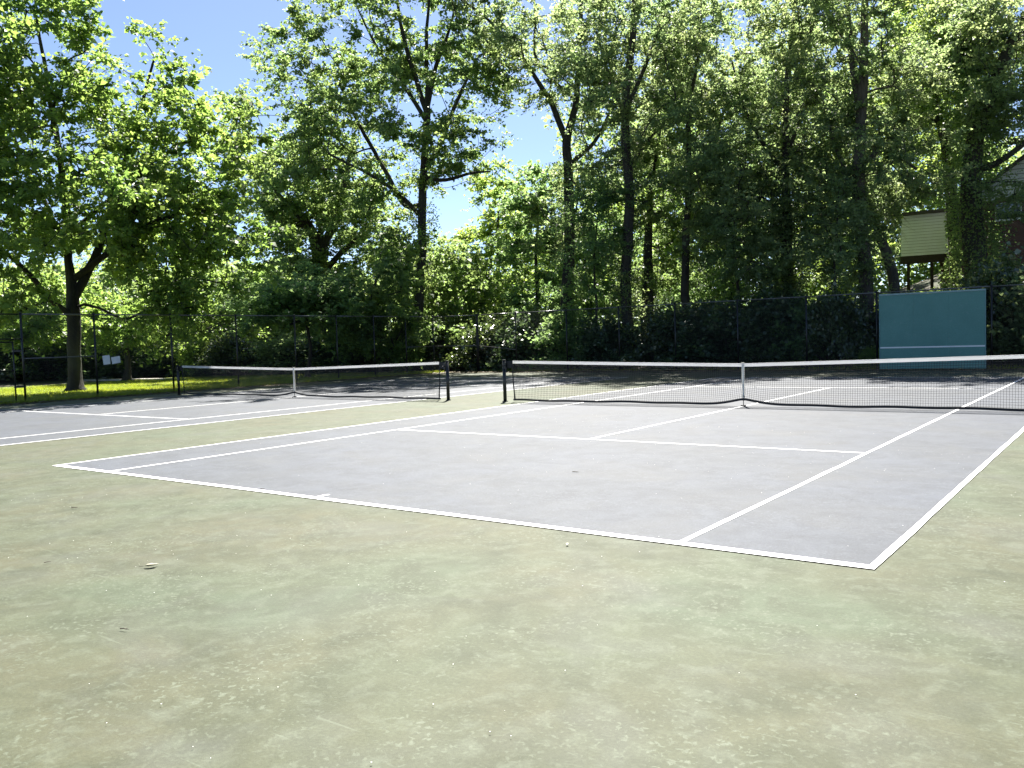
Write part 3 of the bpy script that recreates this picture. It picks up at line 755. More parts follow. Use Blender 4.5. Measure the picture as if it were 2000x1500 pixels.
    if ivy:
        z0, z1, nn, thick, mat = ivy
        if z0 < 1:      # ivy sleeve hugging the trunk
            k = rs.integers(0, len(tp), nn * 2); sel = (h[k] > z0) & (h[k] < z1); k = k[sel][:nn]
            a = rs.uniform(0, 2 * math.pi, len(k)); dr = np.stack([np.cos(a), np.sin(a), rs.normal(0, 0.3, len(k))], 1)
            lump = 1 + 0.6 * np.sin(h[k] * 2.1 + a * 2 + seed) * np.sin(h[k] * 0.9 + 1.3)
            pp = tp[k] + dr * (tr[k] + rs.uniform(0, 1, len(k)) ** 0.6 * thick * np.maximum(lump, 0.2))[:, None] + rs.normal(0, 0.15, (len(k), 3)) * np.array([0.2, 0.2, 1.5])
        else:           # short leafy shoots growing out of the trunk
            nc = max(6, nn // 75); kc = rs.choice(np.where((h > z0) & (h < z1))[0], nc)
            ac = rs.uniform(0, 2 * math.pi, nc); dc = np.stack([np.cos(ac), np.sin(ac), rs.uniform(0.1, 0.9, nc)], 1); Lc = rs.uniform(0.4, 1.0, nc) * thick
            V, Q = frustums(tp[kc], tp[kc] + dc * Lc[:, None], np.full(nc, 0.014), np.full(nc, 0.004), 4)
            link('shoots', mesh_np('shoots', V, Q), barkmat, root)['kind'] = 'stuff'
            q = rs.integers(0, nc, nn); t2 = rs.uniform(0.25, 1.08, (nn, 1)); dr = dc[q]
            pp = tp[kc[q]] + dr * Lc[q][:, None] * t2 + rs.normal(0, 0.17, (nn, 3))
        if clear or D < 52:
            kp = np.ones(len(pp), bool); px = to_px(pp)
            for poly in list(clear) + NEAR_OPEN[:1]: kp &= ~in_poly(px, poly)
            pp, dr = pp[kp], dr[kp]
        link('ivy' if z0 < 1 else 'shoot_leaves', leaves_mesh('ivy_leaves', pp, dr + np.array([0, 0, -0.6]), rs.uniform(0.08, 0.14, len(pp)), rs, 0.4), mat, root)
    return root

# ------------------------------------------------------------------ trees
def blob_list(*a): return list(a)
tree('maple_tree', 'spreading maple with bright yellow green leaves on the lawn at far left', 'tree', 40.6,
     [(148, 766, 27), (147, 740, 25), (146, 690, 24), (145, 640, 25), (143, 600, 25), (141, 565, 22), (132, 510, 15), (129, 440, 15), (122, 330, 12), (100, 200, 9), (75, 60, 5), (65, -20, 2)],
     [(215, 430, 190, 120, -2.5, 5.0), (20, 430, 120, 150, -2.5, 4.5), (60, 190, 130, 160, -1.5, 4), (230, 240, 105, 110, -1.5, 4), (205, 80, 42, 75, -1, 2.2), (300, 130, 40, 75, -1, 2.2), (350, 160, 32, 60, -1, 2),
      (395, 330, 95, 85, -1.5, 4), (330, 470, 110, 60, -2, 2.2), (420, 470, 80, 85, -2.5, 3), (370, 575, 95, 45, -3, 2.5), (260, 585, 105, 45, -3, 2.5), (40, 600, 70, 45, -3, 3.5), (110, 20, 90, 70, -1, 3), (430, 240, 50, 50, -0.5, 3), (-60, 250, 90, 200, -2, 4)],
     L_MAPLE, 820, 84000, M_BARK0, limbs=[
        [(143, 575, 18), (165, 545, 16), (195, 480, 14), (225, 380, 11, 1), (262, 250, 8, 1), (300, 120, 4, 1)],
        [(145, 625, 12), (105, 590, 11, -0.5), (70, 550, 9, -1), (20, 500, 7, -1.5), (-40, 450, 4, -2)],
        [(160, 552, 12), (230, 480, 10, -1), (310, 430, 8, -2), (400, 410, 4, -2)],
        [(129, 470, 10), (90, 400, 8, 1.5), (40, 300, 6, 2), (0, 200, 3, 2)],
        [(200, 470, 9, 0), (280, 330, 7, 2), (350, 260, 4, 3)]],
     first=0.18, seed=5, size=(0.13, 0.22), flare=1.0, fdec=0.22, sway=0.04, clear=[[(108, 500), (205, 465), (215, 500), (176, 590), (172, 770), (118, 770), (116, 590)]])

tree('oak_tree', 'tall oak with fanned upright branches beyond the fence corner, left of centre', 'tree', 50.5,
     [(814, 712, 24), (817, 620, 21), (822, 520, 19), (826, 400, 18), (829, 320, 16), (832, 225, 13), (835, 130, 9), (838, 20, 6), (840, -120, 3)],
     [(740, 230, 190, 150, 0, 7), (750, 40, 200, 110, 0, 7), (890, 100, 100, 110, 0, 5.5), (915, 215, 65, 65, 0, 4), (600, 170, 100, 120, 1, 6), (590, 300, 90, 80, 1, 5), (760, -90, 190, 90, 0, 7), (720, 380, 70, 60, 0, 5), (930, 318, 50, 34, -1, 3), (905, 290, 50, 40, 0, 3.5), (935, 262, 40, 45, 0, 3), (965, 140, 48, 55, -1, 3.5), (560, 60, 35, 60, 1, 3)],
     L_OAK, 620, 84000, M_BARK, limbs=[
        [(831, 230, 11), (812, 150, 9), (785, 60, 7), (770, -60, 3)], [(833, 215, 9), (852, 130, 8), (880, 50, 5), (900, -60, 2)],
        [(832, 240, 9), (790, 170, 8, 1), (740, 100, 6, 2), (700, 20, 3, 2)], [(829, 330, 11), (865, 270, 9), (895, 190, 7), (930, 120, 4)],
        [(828, 350, 8), (870, 352, 7, -1), (920, 338, 5, -1.5), (958, 335, 3, -2)], [(826, 400, 12), (790, 400, 11, 1), (750, 330, 9, 1), (700, 240, 7, 2), (650, 140, 4, 2)],
        [(827, 420, 9), (780, 380, 8, -1), (720, 340, 6, -2), (640, 300, 4, -3)]],
     ivy=(1.8, 13.0, 3420, 1.15, L_OAK), first=0.42, seed=21, size=(0.125, 0.205))

tree('oak_tree', 'broad dark oak with a forked trunk behind the left net, beside the maple', 'tree', 59,
     [(632, 705, 36), (632, 620, 34), (628, 540, 32), (618, 490, 26), (600, 440, 18), (560, 400, 11), (530, 360, 6)],
     [(590, 430, 110, 60, 0, 6), (700, 440, 80, 70, 0, 6), (540, 360, 75, 70, 0, 5), (640, 340, 100, 80, 0, 6), (500, 300, 50, 70, 0, 4), (560, 500, 80, 35, -2, 4), (720, 540, 80, 50, 0, 5), (485, 225, 28, 40, 0, 3)],
     L_OAK, 520, 64000, M_BARK, limbs=[[(622, 500, 18), (650, 440, 15), (675, 350, 11), (690, 260, 6)], [(618, 490, 14), (630, 420, 12, 2), (620, 330, 8, 2), (600, 250, 4, 2)], [(628, 540, 12), (680, 480, 10, -2), (740, 440, 6, -2)], [(600, 445, 10), (540, 450, 8, -1), (490, 470, 5, -1)]],
     first=0.35, seed=33, size=(0.14, 0.22))

tree('poplar_tree', 'tall leaning poplar with a bent fork beside the open sky, right of centre', 'tree', 48.5,
     [(1107, 700, 27), (1108, 600, 25), (1110, 450, 23), (1112, 340, 20), (1108, 275, 18), (1122, 210, 13), (1131, 130, 11), (1135, 20, 8), (1138, -100, 4)],
     [(1000, 70, 95, 70, 0, 5), (1120, 60, 90, 90, 0, 5.5), (1150, 190, 70, 70, 1, 5), (1040, 130, 55, 45, -1, 4), (1150, 330, 50, 70, 1, 4), (950, 10, 70, 50, 0, 4), (1080, 440, 55, 50, 1, 4)],
     L_OLIVE, 300, 38000, M_BARK, limbs=[[(1108, 280, 13), (1088, 228, 12), (1068, 185, 10), (1020, 115, 8), (960, 45, 6), (890, -10, 3)], [(1112, 330, 9), (1160, 280, 8, 1), (1190, 220, 5, 1)], [(1070, 190, 7), (1050, 120, 6, 1), (1045, 30, 4, 1), (1040, -40, 2, 1)]],
     ivy=(1.8, 13.0, 2850, 1.15, L_OLIVE), first=0.45, seed=41, size=(0.105, 0.17))

tree('poplar_tree', 'straight dark poplar trunk rising in front of the woods at centre right', 'tree', 43.2,
     [(1229, 705, 28), (1227, 600, 24), (1225, 450, 22), (1224, 300, 20), (1226, 200, 17), (1231, 100, 15), (1236, 0, 11), (1242, -140, 4)],
     [(1220, 120, 95, 110, 0.5, 4.5), (1285, 260, 65, 75, 1.5, 3.5), (1190, 330, 35, 60, 1, 2.5), (1290, 60, 70, 80, 1, 4), (1265, 400, 45, 50, 1.5, 2.5), (1180, 20, 50, 60, 0, 3)],
     L_OLIVE, 300, 38000, M_BARK, limbs=[[(1226, 210, 9), (1260, 130, 8, 1), (1300, 20, 4, 1.5)], [(1226, 230, 8), (1190, 150, 7, 0.5), (1165, 60, 4, 0.5)], [(1224, 330, 7), (1262, 280, 6, 1), (1300, 240, 3, 1.5)]],
     ivy=(1.8, 13.0, 4940, 1.15, L_OLIVE), first=0.35, seed=52, size=(0.10, 0.16))

tree('poplar_tree', 'short dark trunk hugging the straight poplar from behind', 'tree', 46.5,
     [(1266, 690, 30), (1264, 600, 27), (1262, 520, 22), (1270, 420, 14), (1280, 330, 8), (1288, 250, 4)],
     [(1310, 420, 65, 60, 0, 3.5), (1290, 300, 55, 60, 0.5, 3), (1240, 520, 45, 50, 1, 3), (1320, 510, 50, 40, 0, 3)],
     L_OAK, 150, 20000, M_BARK, first=0.45, seed=61, size=(0.10, 0.16), ivy=(0.2, 4.5, 1500, 0.25, L_DARK))

tree('ash_tree', 'slim ash with a thin trunk between the straight poplar and the ivy trunk', 'tree', 44.5,
     [(1343, 690, 21), (1342, 560, 18), (1338, 440, 15), (1344, 330, 12), (1350, 220, 9), (1362, 100, 6), (1370, -40, 3)],
     [(1370, 270, 85, 90, 0, 4.5), (1350, 110, 85, 95, 0, 4.5), (1400, 400, 70, 70, 0, 4), (1440, 180, 65, 80, 1, 4)],
     L_OLIVE, 300, 38000, M_BARK, first=0.4, seed=71, size=(0.10, 0.16), limbs=[[(1342, 400, 8), (1375, 330, 7), (1410, 230, 5), (1440, 150, 3)]])

tree('ash_tree', 'ivy wrapped dark trunk left of the grey double trunk', 'tree', 43.2,
     [(1545, 690, 28), (1541, 560, 25), (1536, 430, 20), (1531, 340, 15), (1538, 220, 12), (1545, 80, 8), (1550, -60, 4)],
     [(1510, 170, 85, 90, 0, 4.5), (1550, 40, 105, 85, 0, 5), (1475, 330, 80, 80, 0, 4), (1570, 280, 65, 65, 1, 3.5), (1470, 470, 70, 70, 0, 3.5), (1590, 420, 50, 55, 0, 3)],
     L_OLIVE, 310, 40000, M_BARK, first=0.35, seed=83, size=(0.10, 0.16), ivy=(0.1, 9.5, 9000, 0.75, L_DARK), limbs=[[(1532, 340, 10), (1490, 280, 8), (1450, 200, 5), (1430, 120, 3)], [(1534, 300, 9), (1570, 220, 7), (1600, 130, 4)]])

tree('tulip_tree', 'tall grey brown double trunk tree just left of the backboard', 'tree', 41.0,
     [(1696, 660, 30), (1690, 570, 27), (1684, 440, 25), (1680, 310, 23), (1680, 215, 20), (1688, 110, 17), (1693, 0, 13), (1698, -120, 5)],
     [(1670, 40, 105, 85, 0, 4.5), (1620, 220, 75, 85, 1, 4), (1720, 270, 70, 65, 1, 3.5), (1615, 390, 55, 70, 1, 3), (1745, 130, 55, 70, 0.5, 3.5), (1770, 345, 60, 45, 0.5, 3), (1655, 500, 45, 40, 1.2, 2.5)],
     L_OLIVE, 300, 38000, M_BARK2, ivy=(1.8, 13.0, 4180, 1.15, L_OLIVE), first=0.35, seed=94, size=(0.10, 0.16), limbs=[[(1680, 230, 13), (1668, 150, 11), (1658, 40, 8), (1650, -80, 4)], [(1682, 330, 9), (1730, 290, 8, 0.5), (1790, 330, 5, 0.5)], [(1682, 380, 8), (1640, 310, 7, 1), (1610, 220, 4, 1)]])

tree('tulip_tree', 'leaning pale trunk rising left from behind the backboard', 'tree', 44.0,
     [(1754, 585, 22), (1742, 530, 21), (1722, 460, 19), (1705, 415, 16), (1690, 375, 12), (1680, 300, 8), (1675, 220, 4)],
     [(1690, 400, 55, 50, 0.5, 3), (1735, 400, 40, 35, 1, 2.5), (1640, 330, 55, 60, 0.5, 3), (1720, 200, 60, 60, 0, 3)],
     L_OLIVE, 150, 20000, M_BARK2, first=0.55, seed=101, size=(0.10, 0.16))

tree('ivy_clad_tree', 'massive ivy clad trunk leaning right in front of the brick house', 'tree', 45.5,
     [(1903, 610, 44), (1903, 540, 42), (1901, 430, 40), (1903, 320, 34), (1913, 235, 28), (1945, 150, 24), (1985, 70, 21), (2040, -20, 16), (2090, -110, 8)],
     [(1960, 70, 80, 65, 0, 4.5), (1890, 60, 60, 70, 1, 4), (2010, 210, 60, 60, 0, 4), (1985, 385, 45, 40, -1.0, 2), (1950, 210, 45, 40, -1, 3)],
     L_OLIVE, 280, 38000, M_BARK, first=0.35, seed=113, size=(0.10, 0.16), flare=0.6, ivy=(0.1, 11.5, 15000, 1.0, L_OAK), limbs=[[(1908, 335, 14), (1945, 318, 11, -0.5), (2000, 280, 9, -0.5), (2060, 250, 5, -0.5)], [(1930, 190, 11), (1965, 195, 9), (2020, 180, 5)], [(1908, 260, 9), (1885, 180, 8, 1), (1880, 80, 5, 1)]])

tree('locust_tree', 'crooked dark limbed locust between the double trunk and the ivy clad tree', 'tree', 49.0,
     [(1868, 570, 22), (1866, 470, 21), (1858, 370, 20), (1842, 280, 17), (1828, 210, 13), (1832, 120, 10), (1850, 20, 7), (1860, -100, 3)],
     [(1830, 110, 80, 85, 0, 4.5), (1790, 230, 50, 55, 0, 3.5), (1870, 260, 35, 60, 0.5, 3), (1790, 20, 60, 70, 1, 4), (1930, 150, 50, 60, 1, 3.5)],
     L_BRIGHT, 300, 40000, M_BARK, first=0.5, seed=121, size=(0.10, 0.16), limbs=[[(1836, 250, 10), (1800, 210, 9), (1780, 130, 6), (1775, 40, 3)], [(1845, 285, 10), (1872, 220, 8), (1868, 130, 6), (1890, 40, 3)]])

# understorey and trees further back
def filler(name, label, D, px, py0, blobs, mat, na, nl, seed, w=10, size=(0.14, 0.22), group=None, **kw):
    ty = min(b[1] for b in blobs)
    return tree(name, label, 'tree', D, [(px, py0, w), (px + 3, (py0 * 2 + ty) / 3, w * 0.85), (px - 4, (py0 + ty * 2) / 3, w * 0.6), (px + 2, ty, w * 0.25)], blobs, mat, na, nl, M_BARK, first=0.15, seed=seed, size=size, group=group, twigs=False, **kw)
filler('young_tulip_tree', 'sunlit yellow green young tree under the open patch of sky', 62, 975, 690, [(975, 365, 52, 42, 0, 4), (985, 450, 85, 50, 0, 5), (1000, 540, 95, 55, 0, 5), (930, 570, 70, 50, 0, 4)], L_BRIGHT, 240, 34000, 201)
filler('understorey_tree', 'dark rounded tree below the lower sky patch, right of the tall oak', 56, 885, 700, [(885, 520, 75, 45, 0, 4.5), (900, 590, 85, 55, 0, 4.5), (830, 560, 60, 55, 0, 4), (960, 640, 70, 40, 0, 3.5)], L_OAK, 230, 32000, 202)
filler('understorey_tree', 'shaggy bluish green tree filling beneath the leaning poplar', 53, 1050, 700, [(1050, 380, 60, 60, 0, 4), (1060, 480, 75, 65, 0, 4), (1160, 480, 60, 80, 1, 4), (1080, 590, 90, 60, 0, 4), (1170, 600, 60, 50, 0, 3.5)], L_COOL, 270, 38000, 203)
filler('understorey_tree', 'leafy tree with pale green mass between slim ash and ivy trunk', 51, 1430, 690, [(1425, 520, 85, 75, 0, 3.5), (1400, 330, 75, 55, 1, 3.5), (1460, 400, 75, 60, 1, 3.5), (1360, 570, 60, 60, 0, 3), (1490, 600, 60, 50, 0, 3)], L_COOL, 300, 42000, 204, size=(0.10, 0.16))
filler('understorey_tree', 'sunlit yellowish sapling left of the leaning pale trunk', 50, 1620, 680, [(1615, 520, 55, 60, 0, 3), (1590, 590, 60, 45, 0, 3), (1650, 440, 45, 40, 0.5, 2.5), (1640, 590, 40, 40, 0, 2)], L_BRIGHT, 180, 22000, 205, size=(0.10, 0.16))
filler('understorey_tree', 'pale green tree deep in the woods behind the straight poplar', 60, 1270, 640, [(1210, 560, 70, 60, 0, 5), (1300, 540, 80, 70, 0, 5), (1200, 430, 60, 60, 0, 4), (1330, 420, 80, 70, 0, 5), (1380, 560, 60, 50, 0, 4)], L_BRIGHT, 250, 30000, 206, size=(0.14, 0.21))
filler('dogwood_tree', 'low layered light green dogwood just outside the left fence', 45, 600, 735, [(600, 585, 95, 28, 0, 3.5), (520, 600, 55, 25, 0, 3), (670, 610, 55, 28, 0, 3), (585, 560, 55, 16, 0, 2.5)], L_COOL, 190, 26000, 207, up=1.3, w=8)
filler('understorey_tree', 'dark tree filling behind the left fence between dogwood and tall oak', 48.3, 740, 705, [(735, 580, 80, 50, 0, 4.5), (760, 650, 95, 45, 0, 4), (690, 650, 60, 40, 0, 3.5), (780, 500, 50, 45, 0, 4)], L_OAK, 230, 30000, 208)
filler('understorey_tree', 'sunlit green tree behind the maple trunk at the left edge', 58, 60, 715, [(40, 600, 110, 60, 0, 5), (160, 620, 90, 45, 0, 5), (-30, 660, 70, 50, 0, 4), (90, 660, 60, 30, 0, 3)], L_MAPLE, 210, 27000, 209)
filler('understorey_tree', 'leafy tree behind the maple, left of the broad oak', 60, 325, 712, [(320, 600, 100, 60, 0, 5), (420, 600, 80, 55, 0, 5), (300, 500, 80, 60, 0, 5), (460, 520, 50, 60, 0, 4)], L_MAPLE, 230, 28000, 210)
filler('understorey_tree', 'slender trunked tree behind the notices on the fence', 52, 247, 735, [(250, 620, 60, 28, 0, 3), (285, 650, 40, 22, -1, 2.5), (215, 640, 40, 22, 0, 2.5)], L_MAPLE, 110, 12000, 211, w=13)
filler('sapling', 'olive leaved sapling standing in front of the woods between slim ash and ivy trunk', 41.3, 1440, 690, [(1430, 430, 75, 60, 0, 2.2), (1400, 335, 60, 42, 0, 2), (1480, 510, 55, 50, 0, 2)], L_OLIVE, 170, 21000, 221, size=(0.09, 0.15), w=7)
filler('sapling', 'green sapling in front of the gap between leaning and straight poplar', 43.6, 1165, 695, [(1160, 490, 50, 75, 0, 2), (1180, 385, 42, 50, 0, 1.8)], L_COOL, 110, 13000, 222, size=(0.09, 0.15), w=6)
filler('sapling', 'leafy sapling just left of the grey double trunk', 39.6, 1632, 680, [(1625, 470, 48, 62, 0, 1.8), (1640, 375, 42, 42, 0, 1.6)], L_OLIVE, 100, 12000, 223, size=(0.09, 0.15), w=6)
filler('background_tree', 'far tree closing the woods behind the double trunk tree', 70, 1640, 610, [(1600, 180, 110, 120, 0, 6), (1660, 380, 90, 90, 0, 5), (1560, 420, 80, 80, 0, 5), (1740, 250, 80, 90, 0, 5), (1760, 500, 50, 40, -2, 3)], L_OLIVE, 300, 36000, 212, size=(0.15, 0.22))
filler('background_tree', 'far tree closing the woods behind the slim ash', 70, 1400, 630, [(1400, 170, 120, 120, 0, 6), (1460, 330, 90, 90, 0, 5), (1330, 300, 80, 90, 0, 5), (1290, 150, 80, 100, 0, 5), (1470, 60, 100, 90, 0, 5)], L_OLIVE, 300, 36000, 213, size=(0.15, 0.22))

# ------------------------------------------------------------------ distant woods: one mass nobody could count
def woods():
    rs = np.random.default_rng(400); P_, A_ = [], []
    for i in range(64):
        px = rs.uniform(-250, 2250); D = rs.uniform(76, 96)
        top = 470 if px < 480 else (500 if px < 800 else (505 if px < 960 else (400 if px < 1150 else (130 if px < 1850 else 250))))
        top = top + rs.uniform(0, 60)
        c0 = at(px, 690, D); zt = float(at(px, top, D)[2]); R_ = rs.uniform(4, 6.5)
        nn = 1700 if px < 960 else 2000
        z = rs.uniform(0.0, 1, nn); zz_ = 0.2 + z * (zt - 0.2)
        rad = R_ * np.sqrt(np.clip(1 - ((z - 0.45) / 0.56) ** 2, 0.05, 1)) * rs.uniform(0, 1, nn) ** 0.45
        a = rs.uniform(0, 2 * math.pi, nn)
        lump = 1 + 0.22 * np.sin(a * 3 + i) * np.sin(z * 9 + i)
        P_.append(np.stack([c0[0] + np.cos(a) * rad * lump, c0[1] + np.sin(a) * rad * lump, zz_], 1)); A_.append(np.stack([np.cos(a), np.sin(a), -0.3 + 0 * a], 1))
    P_ = np.vstack(P_); A_ = np.vstack(A_); px = to_px(P_)
    bad = np.zeros(len(P_), bool)
    for poly in SKY_GAPS: bad |= in_poly(px, poly)
    P_, A_ = P_[~bad], A_[~bad]
    o = link('distant_woods', leaves_mesh('distant_woods', P_, A_, rs.uniform(0.38, 0.62, len(P_)), rs), L_OAK)
    tag(o, 'mass of far green woods closing the view behind the nearer trees', 'woods', kind='stuff')
woods()

# ------------------------------------------------------------------ shrubs
def shrub_proto(seed, mat, nst=26, nl=9000, R_=1.0, H_=1.0, size=(0.07, 0.13)):
    """unit shrub: stems and foliage meshes, about 2 m wide and 2 m high"""
    rs = np.random.default_rng(seed)
    tips = rs.normal(0, 1, (nst * 5, 3)); tips = norm(tips) * rs.uniform(0.45, 1.0, (len(tips), 1)) ** 0.6
    tips[:, 2] = np.abs(tips[:, 2]) * 1.75 + rs.uniform(-0.1, 0.25, len(tips))
    tips[:, :2] *= (1 + 0.25 * rs.normal(0, 1, (len(tips), 1)))
    tips[:, 2] = np.maximum(tips[:, 2], 0.15)
    root = tips * np.array([0.18, 0.18, 0]); midp = (root + tips) / 2 + rs.normal(0, 0.08, tips.shape) + np.array([0, 0, 0.15])
    V1, Q1 = frustums(root, midp, np.full(len(tips), 0.018), np.full(len(tips), 0.011), 4); V2, Q2 = frustums(midp, tips, np.full(len(tips), 0.011), np.full(len(tips), 0.003), 4)
    sm = mesh_np('shrub_stems', np.vstack([V1, V2]), np.vstack([Q1, Q2 + len(V1)])); sm.materials.append(M_BARK)
    k = rs.integers(0, len(tips), nl); t_ = rs.uniform(0.45, 1.05, (nl, 1))
    d = norm(tips[k] - midp[k])
    p = midp[k] * (1 - t_) + tips[k] * t_ + rs.normal(0, 0.10, (nl, 3)); p[:, 2] = np.maximum(p[:, 2], 0.04)
    fm = leaves_mesh('shrub_leaves', p, d * 0.7 + rs.normal(0, 0.4, (nl, 3)), rs.uniform(*size, nl), rs, 0.6); fm.materials.append(mat)
    return sm, fm
PROTO = {'dark': shrub_proto(1, L_DARK), 'dark2': shrub_proto(2, L_DARK), 'cool': shrub_proto(3, L_COOL), 'olive': shrub_proto(4, L_OLIVE), 'bright': shrub_proto(5, L_BRIGHT, nl=6000), 'glossy': shrub_proto(6, leaf('leaf_glossy', (0.05, 0.08, 0.04), (0.08, 0.115, 0.055), (0.12, 0.155, 0.08), (0.25, 0.32, 0.08), 0.35, 0.25, 0.9))}
def shrub(kind, px, D, width, height, label, rot=0.0, group='shrubs behind the fences', name='shrub'):
    c = at(px, 690, D); z = float(terrain(c[0], c[1]))
    root = empty(name, (c[0], c[1], z), label, 'shrub', group); root.rotation_euler.z = rot; root.scale = (width / 2, width / 2, height / 2)
    sm, fm = PROTO[kind]
    for nme, me in (('stems', sm), ('foliage', fm)):
        o = bpy.data.objects.new(nme, me); COL.objects.link(o); o.parent = root
    return root
SH = [('glossy', 955, 47.2, 3.6, 3.2, 'sparkling broadleaf shrub at the fence corner, right of the left net'),
      ('dark', 1030, 45.2, 3.8, 3.4, 'dark evergreen shrub behind the far fence below the leaning poplar'),
      ('cool', 1120, 43.8, 4.0, 3.6, 'green shrub behind the far fence left of the straight poplar'),
      ('dark2', 1180, 42.4, 3.4, 3.0, 'dark shrub touching the straight poplar on its left'),
      ('glossy', 1285, 41.5, 3.4, 3.0, 'sparkling shrub just right of the straight poplar trunk'),
      ('dark', 1350, 40.8, 4.2, 3.2, 'dark evergreen shrub below the slim ash'),
      ('dark2', 1430, 40.2, 4.2, 3.4, 'dark evergreen shrub in the middle of the far fence'),
      ('dark', 1510, 39.6, 4.0, 3.6, 'dark evergreen shrub left of the ivy wrapped trunk base'),
      ('cool', 1575, 39.2, 3.2, 3.2, 'green shrub right of the ivy wrapped trunk base'),
      ('glossy', 1635, 38.2, 2.6, 3.6, 'tall sparkling white leaved shrub left of the double trunk'),
      ('dark', 1745, 40.5, 2.8, 2.2, 'low dark shrub hidden behind the backboard left half'),
      ('bright', 1790, 43.5, 3.4, 2.4, 'pale sunlit bush showing above the backboard'),
      ('bright', 1862, 43.0, 3.0, 2.3, 'pale sunlit bush above the right end of the backboard'),
      ('glossy', 1968, 38.4, 4.0, 4.2, 'tall sparkling shrub right of the backboard'),
      ('olive', 2040, 37.5, 4.0, 3.8, 'leafy shrub at the right edge beyond the backboard'),
      ('dark', 1935, 41.5, 3.4, 3.4, 'dark shrub at the foot of the ivy clad tree'),
      ('glossy', 880, 50.0, 3.4, 3.0, 'sparkling shrub behind the right post of the left net'),
      ('dark', 810, 50.5, 4.4, 3.2, 'dark shrub at the foot of the tall oak'),
      ('dark2', 730, 50.5, 4.4, 2.8, 'dark shrub behind the right half of the left net'),
      ('dark', 650, 51.5, 4.6, 2.9, 'dark shrub behind the left net, right of its strap'),
      ('olive', 560, 52, 4.2, 2.6, 'olive shrub behind the left net, left of its strap'),
      ('glossy', 455, 53, 4.0, 2.8, 'sparkling shrub behind the left end of the left net'),
      ('bright', 395, 56, 3.6, 3.0, 'light green bush beside the dim grey house'),
      ('dark2', 300, 57, 4.6, 2.3, 'dark shrub at the back of the lawn right of the notices'),
      ('dark', 215, 58, 5.0, 2.6, 'dark shrub at the back of the lawn behind the notices'),
      ('dark2', 95, 58, 5.4, 3.2, 'dark shrub at the back of the lawn left of the maple trunk'),
      ('dark', 0, 58, 5.6, 3.4, 'dark shrub at the back of the lawn at the left edge')]
for i, (k, px, D, ww, hh_, lab) in enumerate(SH):
    shrub(k, px, D, ww, hh_, lab, rot=i * 1.7)
shrub('bright', 1697, 37.3, 1.2, 1.0, 'small yellow green weed bush at the left foot of the backboard', 0.4)

# ------------------------------------------------------------------ grass, weeds, leaf litter (uncountable)
def blades(name, P, hgt, mat, rs, wid=0.012, lean=0.35):
    n = len(P); a = rs.uniform(0, 2 * math.pi, n); d = np.stack([np.cos(a), np.sin(a), 0 * a], 1); ln = rs.normal(0, lean, (n, 2))
    h = hgt * rs.uniform(0.5, 1.3, n)
    tip = P + np.stack([ln[:, 0] * h, ln[:, 1] * h, h], 1)
    V = np.stack([P - d * wid, P + d * wid, tip], 1).reshape(-1, 3)
    return link(name, mesh_np(name, V, np.arange(3 * n).reshape(n, 3), rs.beta(2, 2, n)), mat)
rs = np.random.default_rng(77)
n = 90000
P_ = np.stack([-17.75 - rs.uniform(0, 1, n) ** 1.3 * 15, rs.uniform(4, 29, n), np.full(n, 0.02)], 1)
o = blades('grass', P_, 0.075, L_GRASS, rs, 0.014); tag(o, 'short lawn grass behind the left fence', 'grass', kind='stuff')
n = 5000
P_ = np.vstack([np.stack([rs.normal(-17.72, 0.12, n), rs.uniform(4, 28.4, n), np.zeros(n)], 1), np.stack([rs.uniform(-15.5, 14, n), rs.normal(29.42, 0.14, n), np.zeros(n)], 1)])
o = blades('weeds', P_, 0.16, L_GRASS, rs, 0.010, 0.5); tag(o, 'ragged weeds along the foot of the fences', 'weeds', kind='stuff')
n = 14000
P_ = np.vstack([np.stack([rs.uniform(-17.3, 15, n), 29.25 - np.abs(rs.normal(0, 0.45, n)), rs.uniform(0.004, 0.03, n)], 1),
                np.stack([-17.6 + np.abs(rs.normal(0, 0.35, n // 2)), rs.uniform(2, 29, n // 2), rs.uniform(0.004, 0.03, n // 2)], 1),
                np.stack([rs.uniform(-30, 15, n), rs.uniform(29.5, 40, n), np.zeros(n)], 1)])
P_[:, 2] += terrain(P_[:, 0], P_[:, 1])
ax = rs.normal(0, 1, (len(P_), 3)) * np.array([1, 1, 0.1])
o = link('leaf_litter', leaves_mesh('leaf_litter', P_, ax, rs.uniform(0.04, 0.09, len(P_)), rs, 2.5), L_DRY); tag(o, 'dry leaf litter swept against the fences', 'leaf litter', kind='stuff')
# pale grit and bits scattered on the courts
n = 900
P_ = np.stack([rs.uniform(-3, 14.5, n), -4.2 + rs.uniform(0, 1, n) ** 1.4 * 14, np.full(n, 0.012)], 1)
gc = P_[rs.integers(0, n, 26)]; k = rs.integers(0, 26, n); drift = rs.uniform(0, 1, n) < 0.6
P_[drift, :2] = (gc[k] + rs.normal(0, 0.55, (n, 3)) * np.array([1.6, 0.7, 0]))[drift, :2]
s_ = rs.uniform(0.0014, 0.0036, n)
V = []; Q = []
cube = 1.0 * np.array([(-1, -1, -1), (1, -1, -1), (0.6, 1, -1), (-1, 0.7, -1), (-0.6, -0.7, 0.6), (0.7, -0.5, 0.4), (0.4, 0.6, 0.5), (-0.6, 0.5, 0.7)]) * np.array([1, 1, 0.3])
a = rs.uniform(0, 6.28, n); ca, sa = np.cos(a), np.sin(a)
vv = np.stack([P_[:, None, 0] + s_[:, None] * (cube[None, :, 0] * ca[:, None] - cube[None, :, 1] * sa[:, None]), P_[:, None, 1] + s_[:, None] * (cube[None, :, 0] * sa[:, None] + cube[None, :, 1] * ca[:, None]), P_[:, None, 2] + s_[:, None] * cube[None, :, 2]], -1)
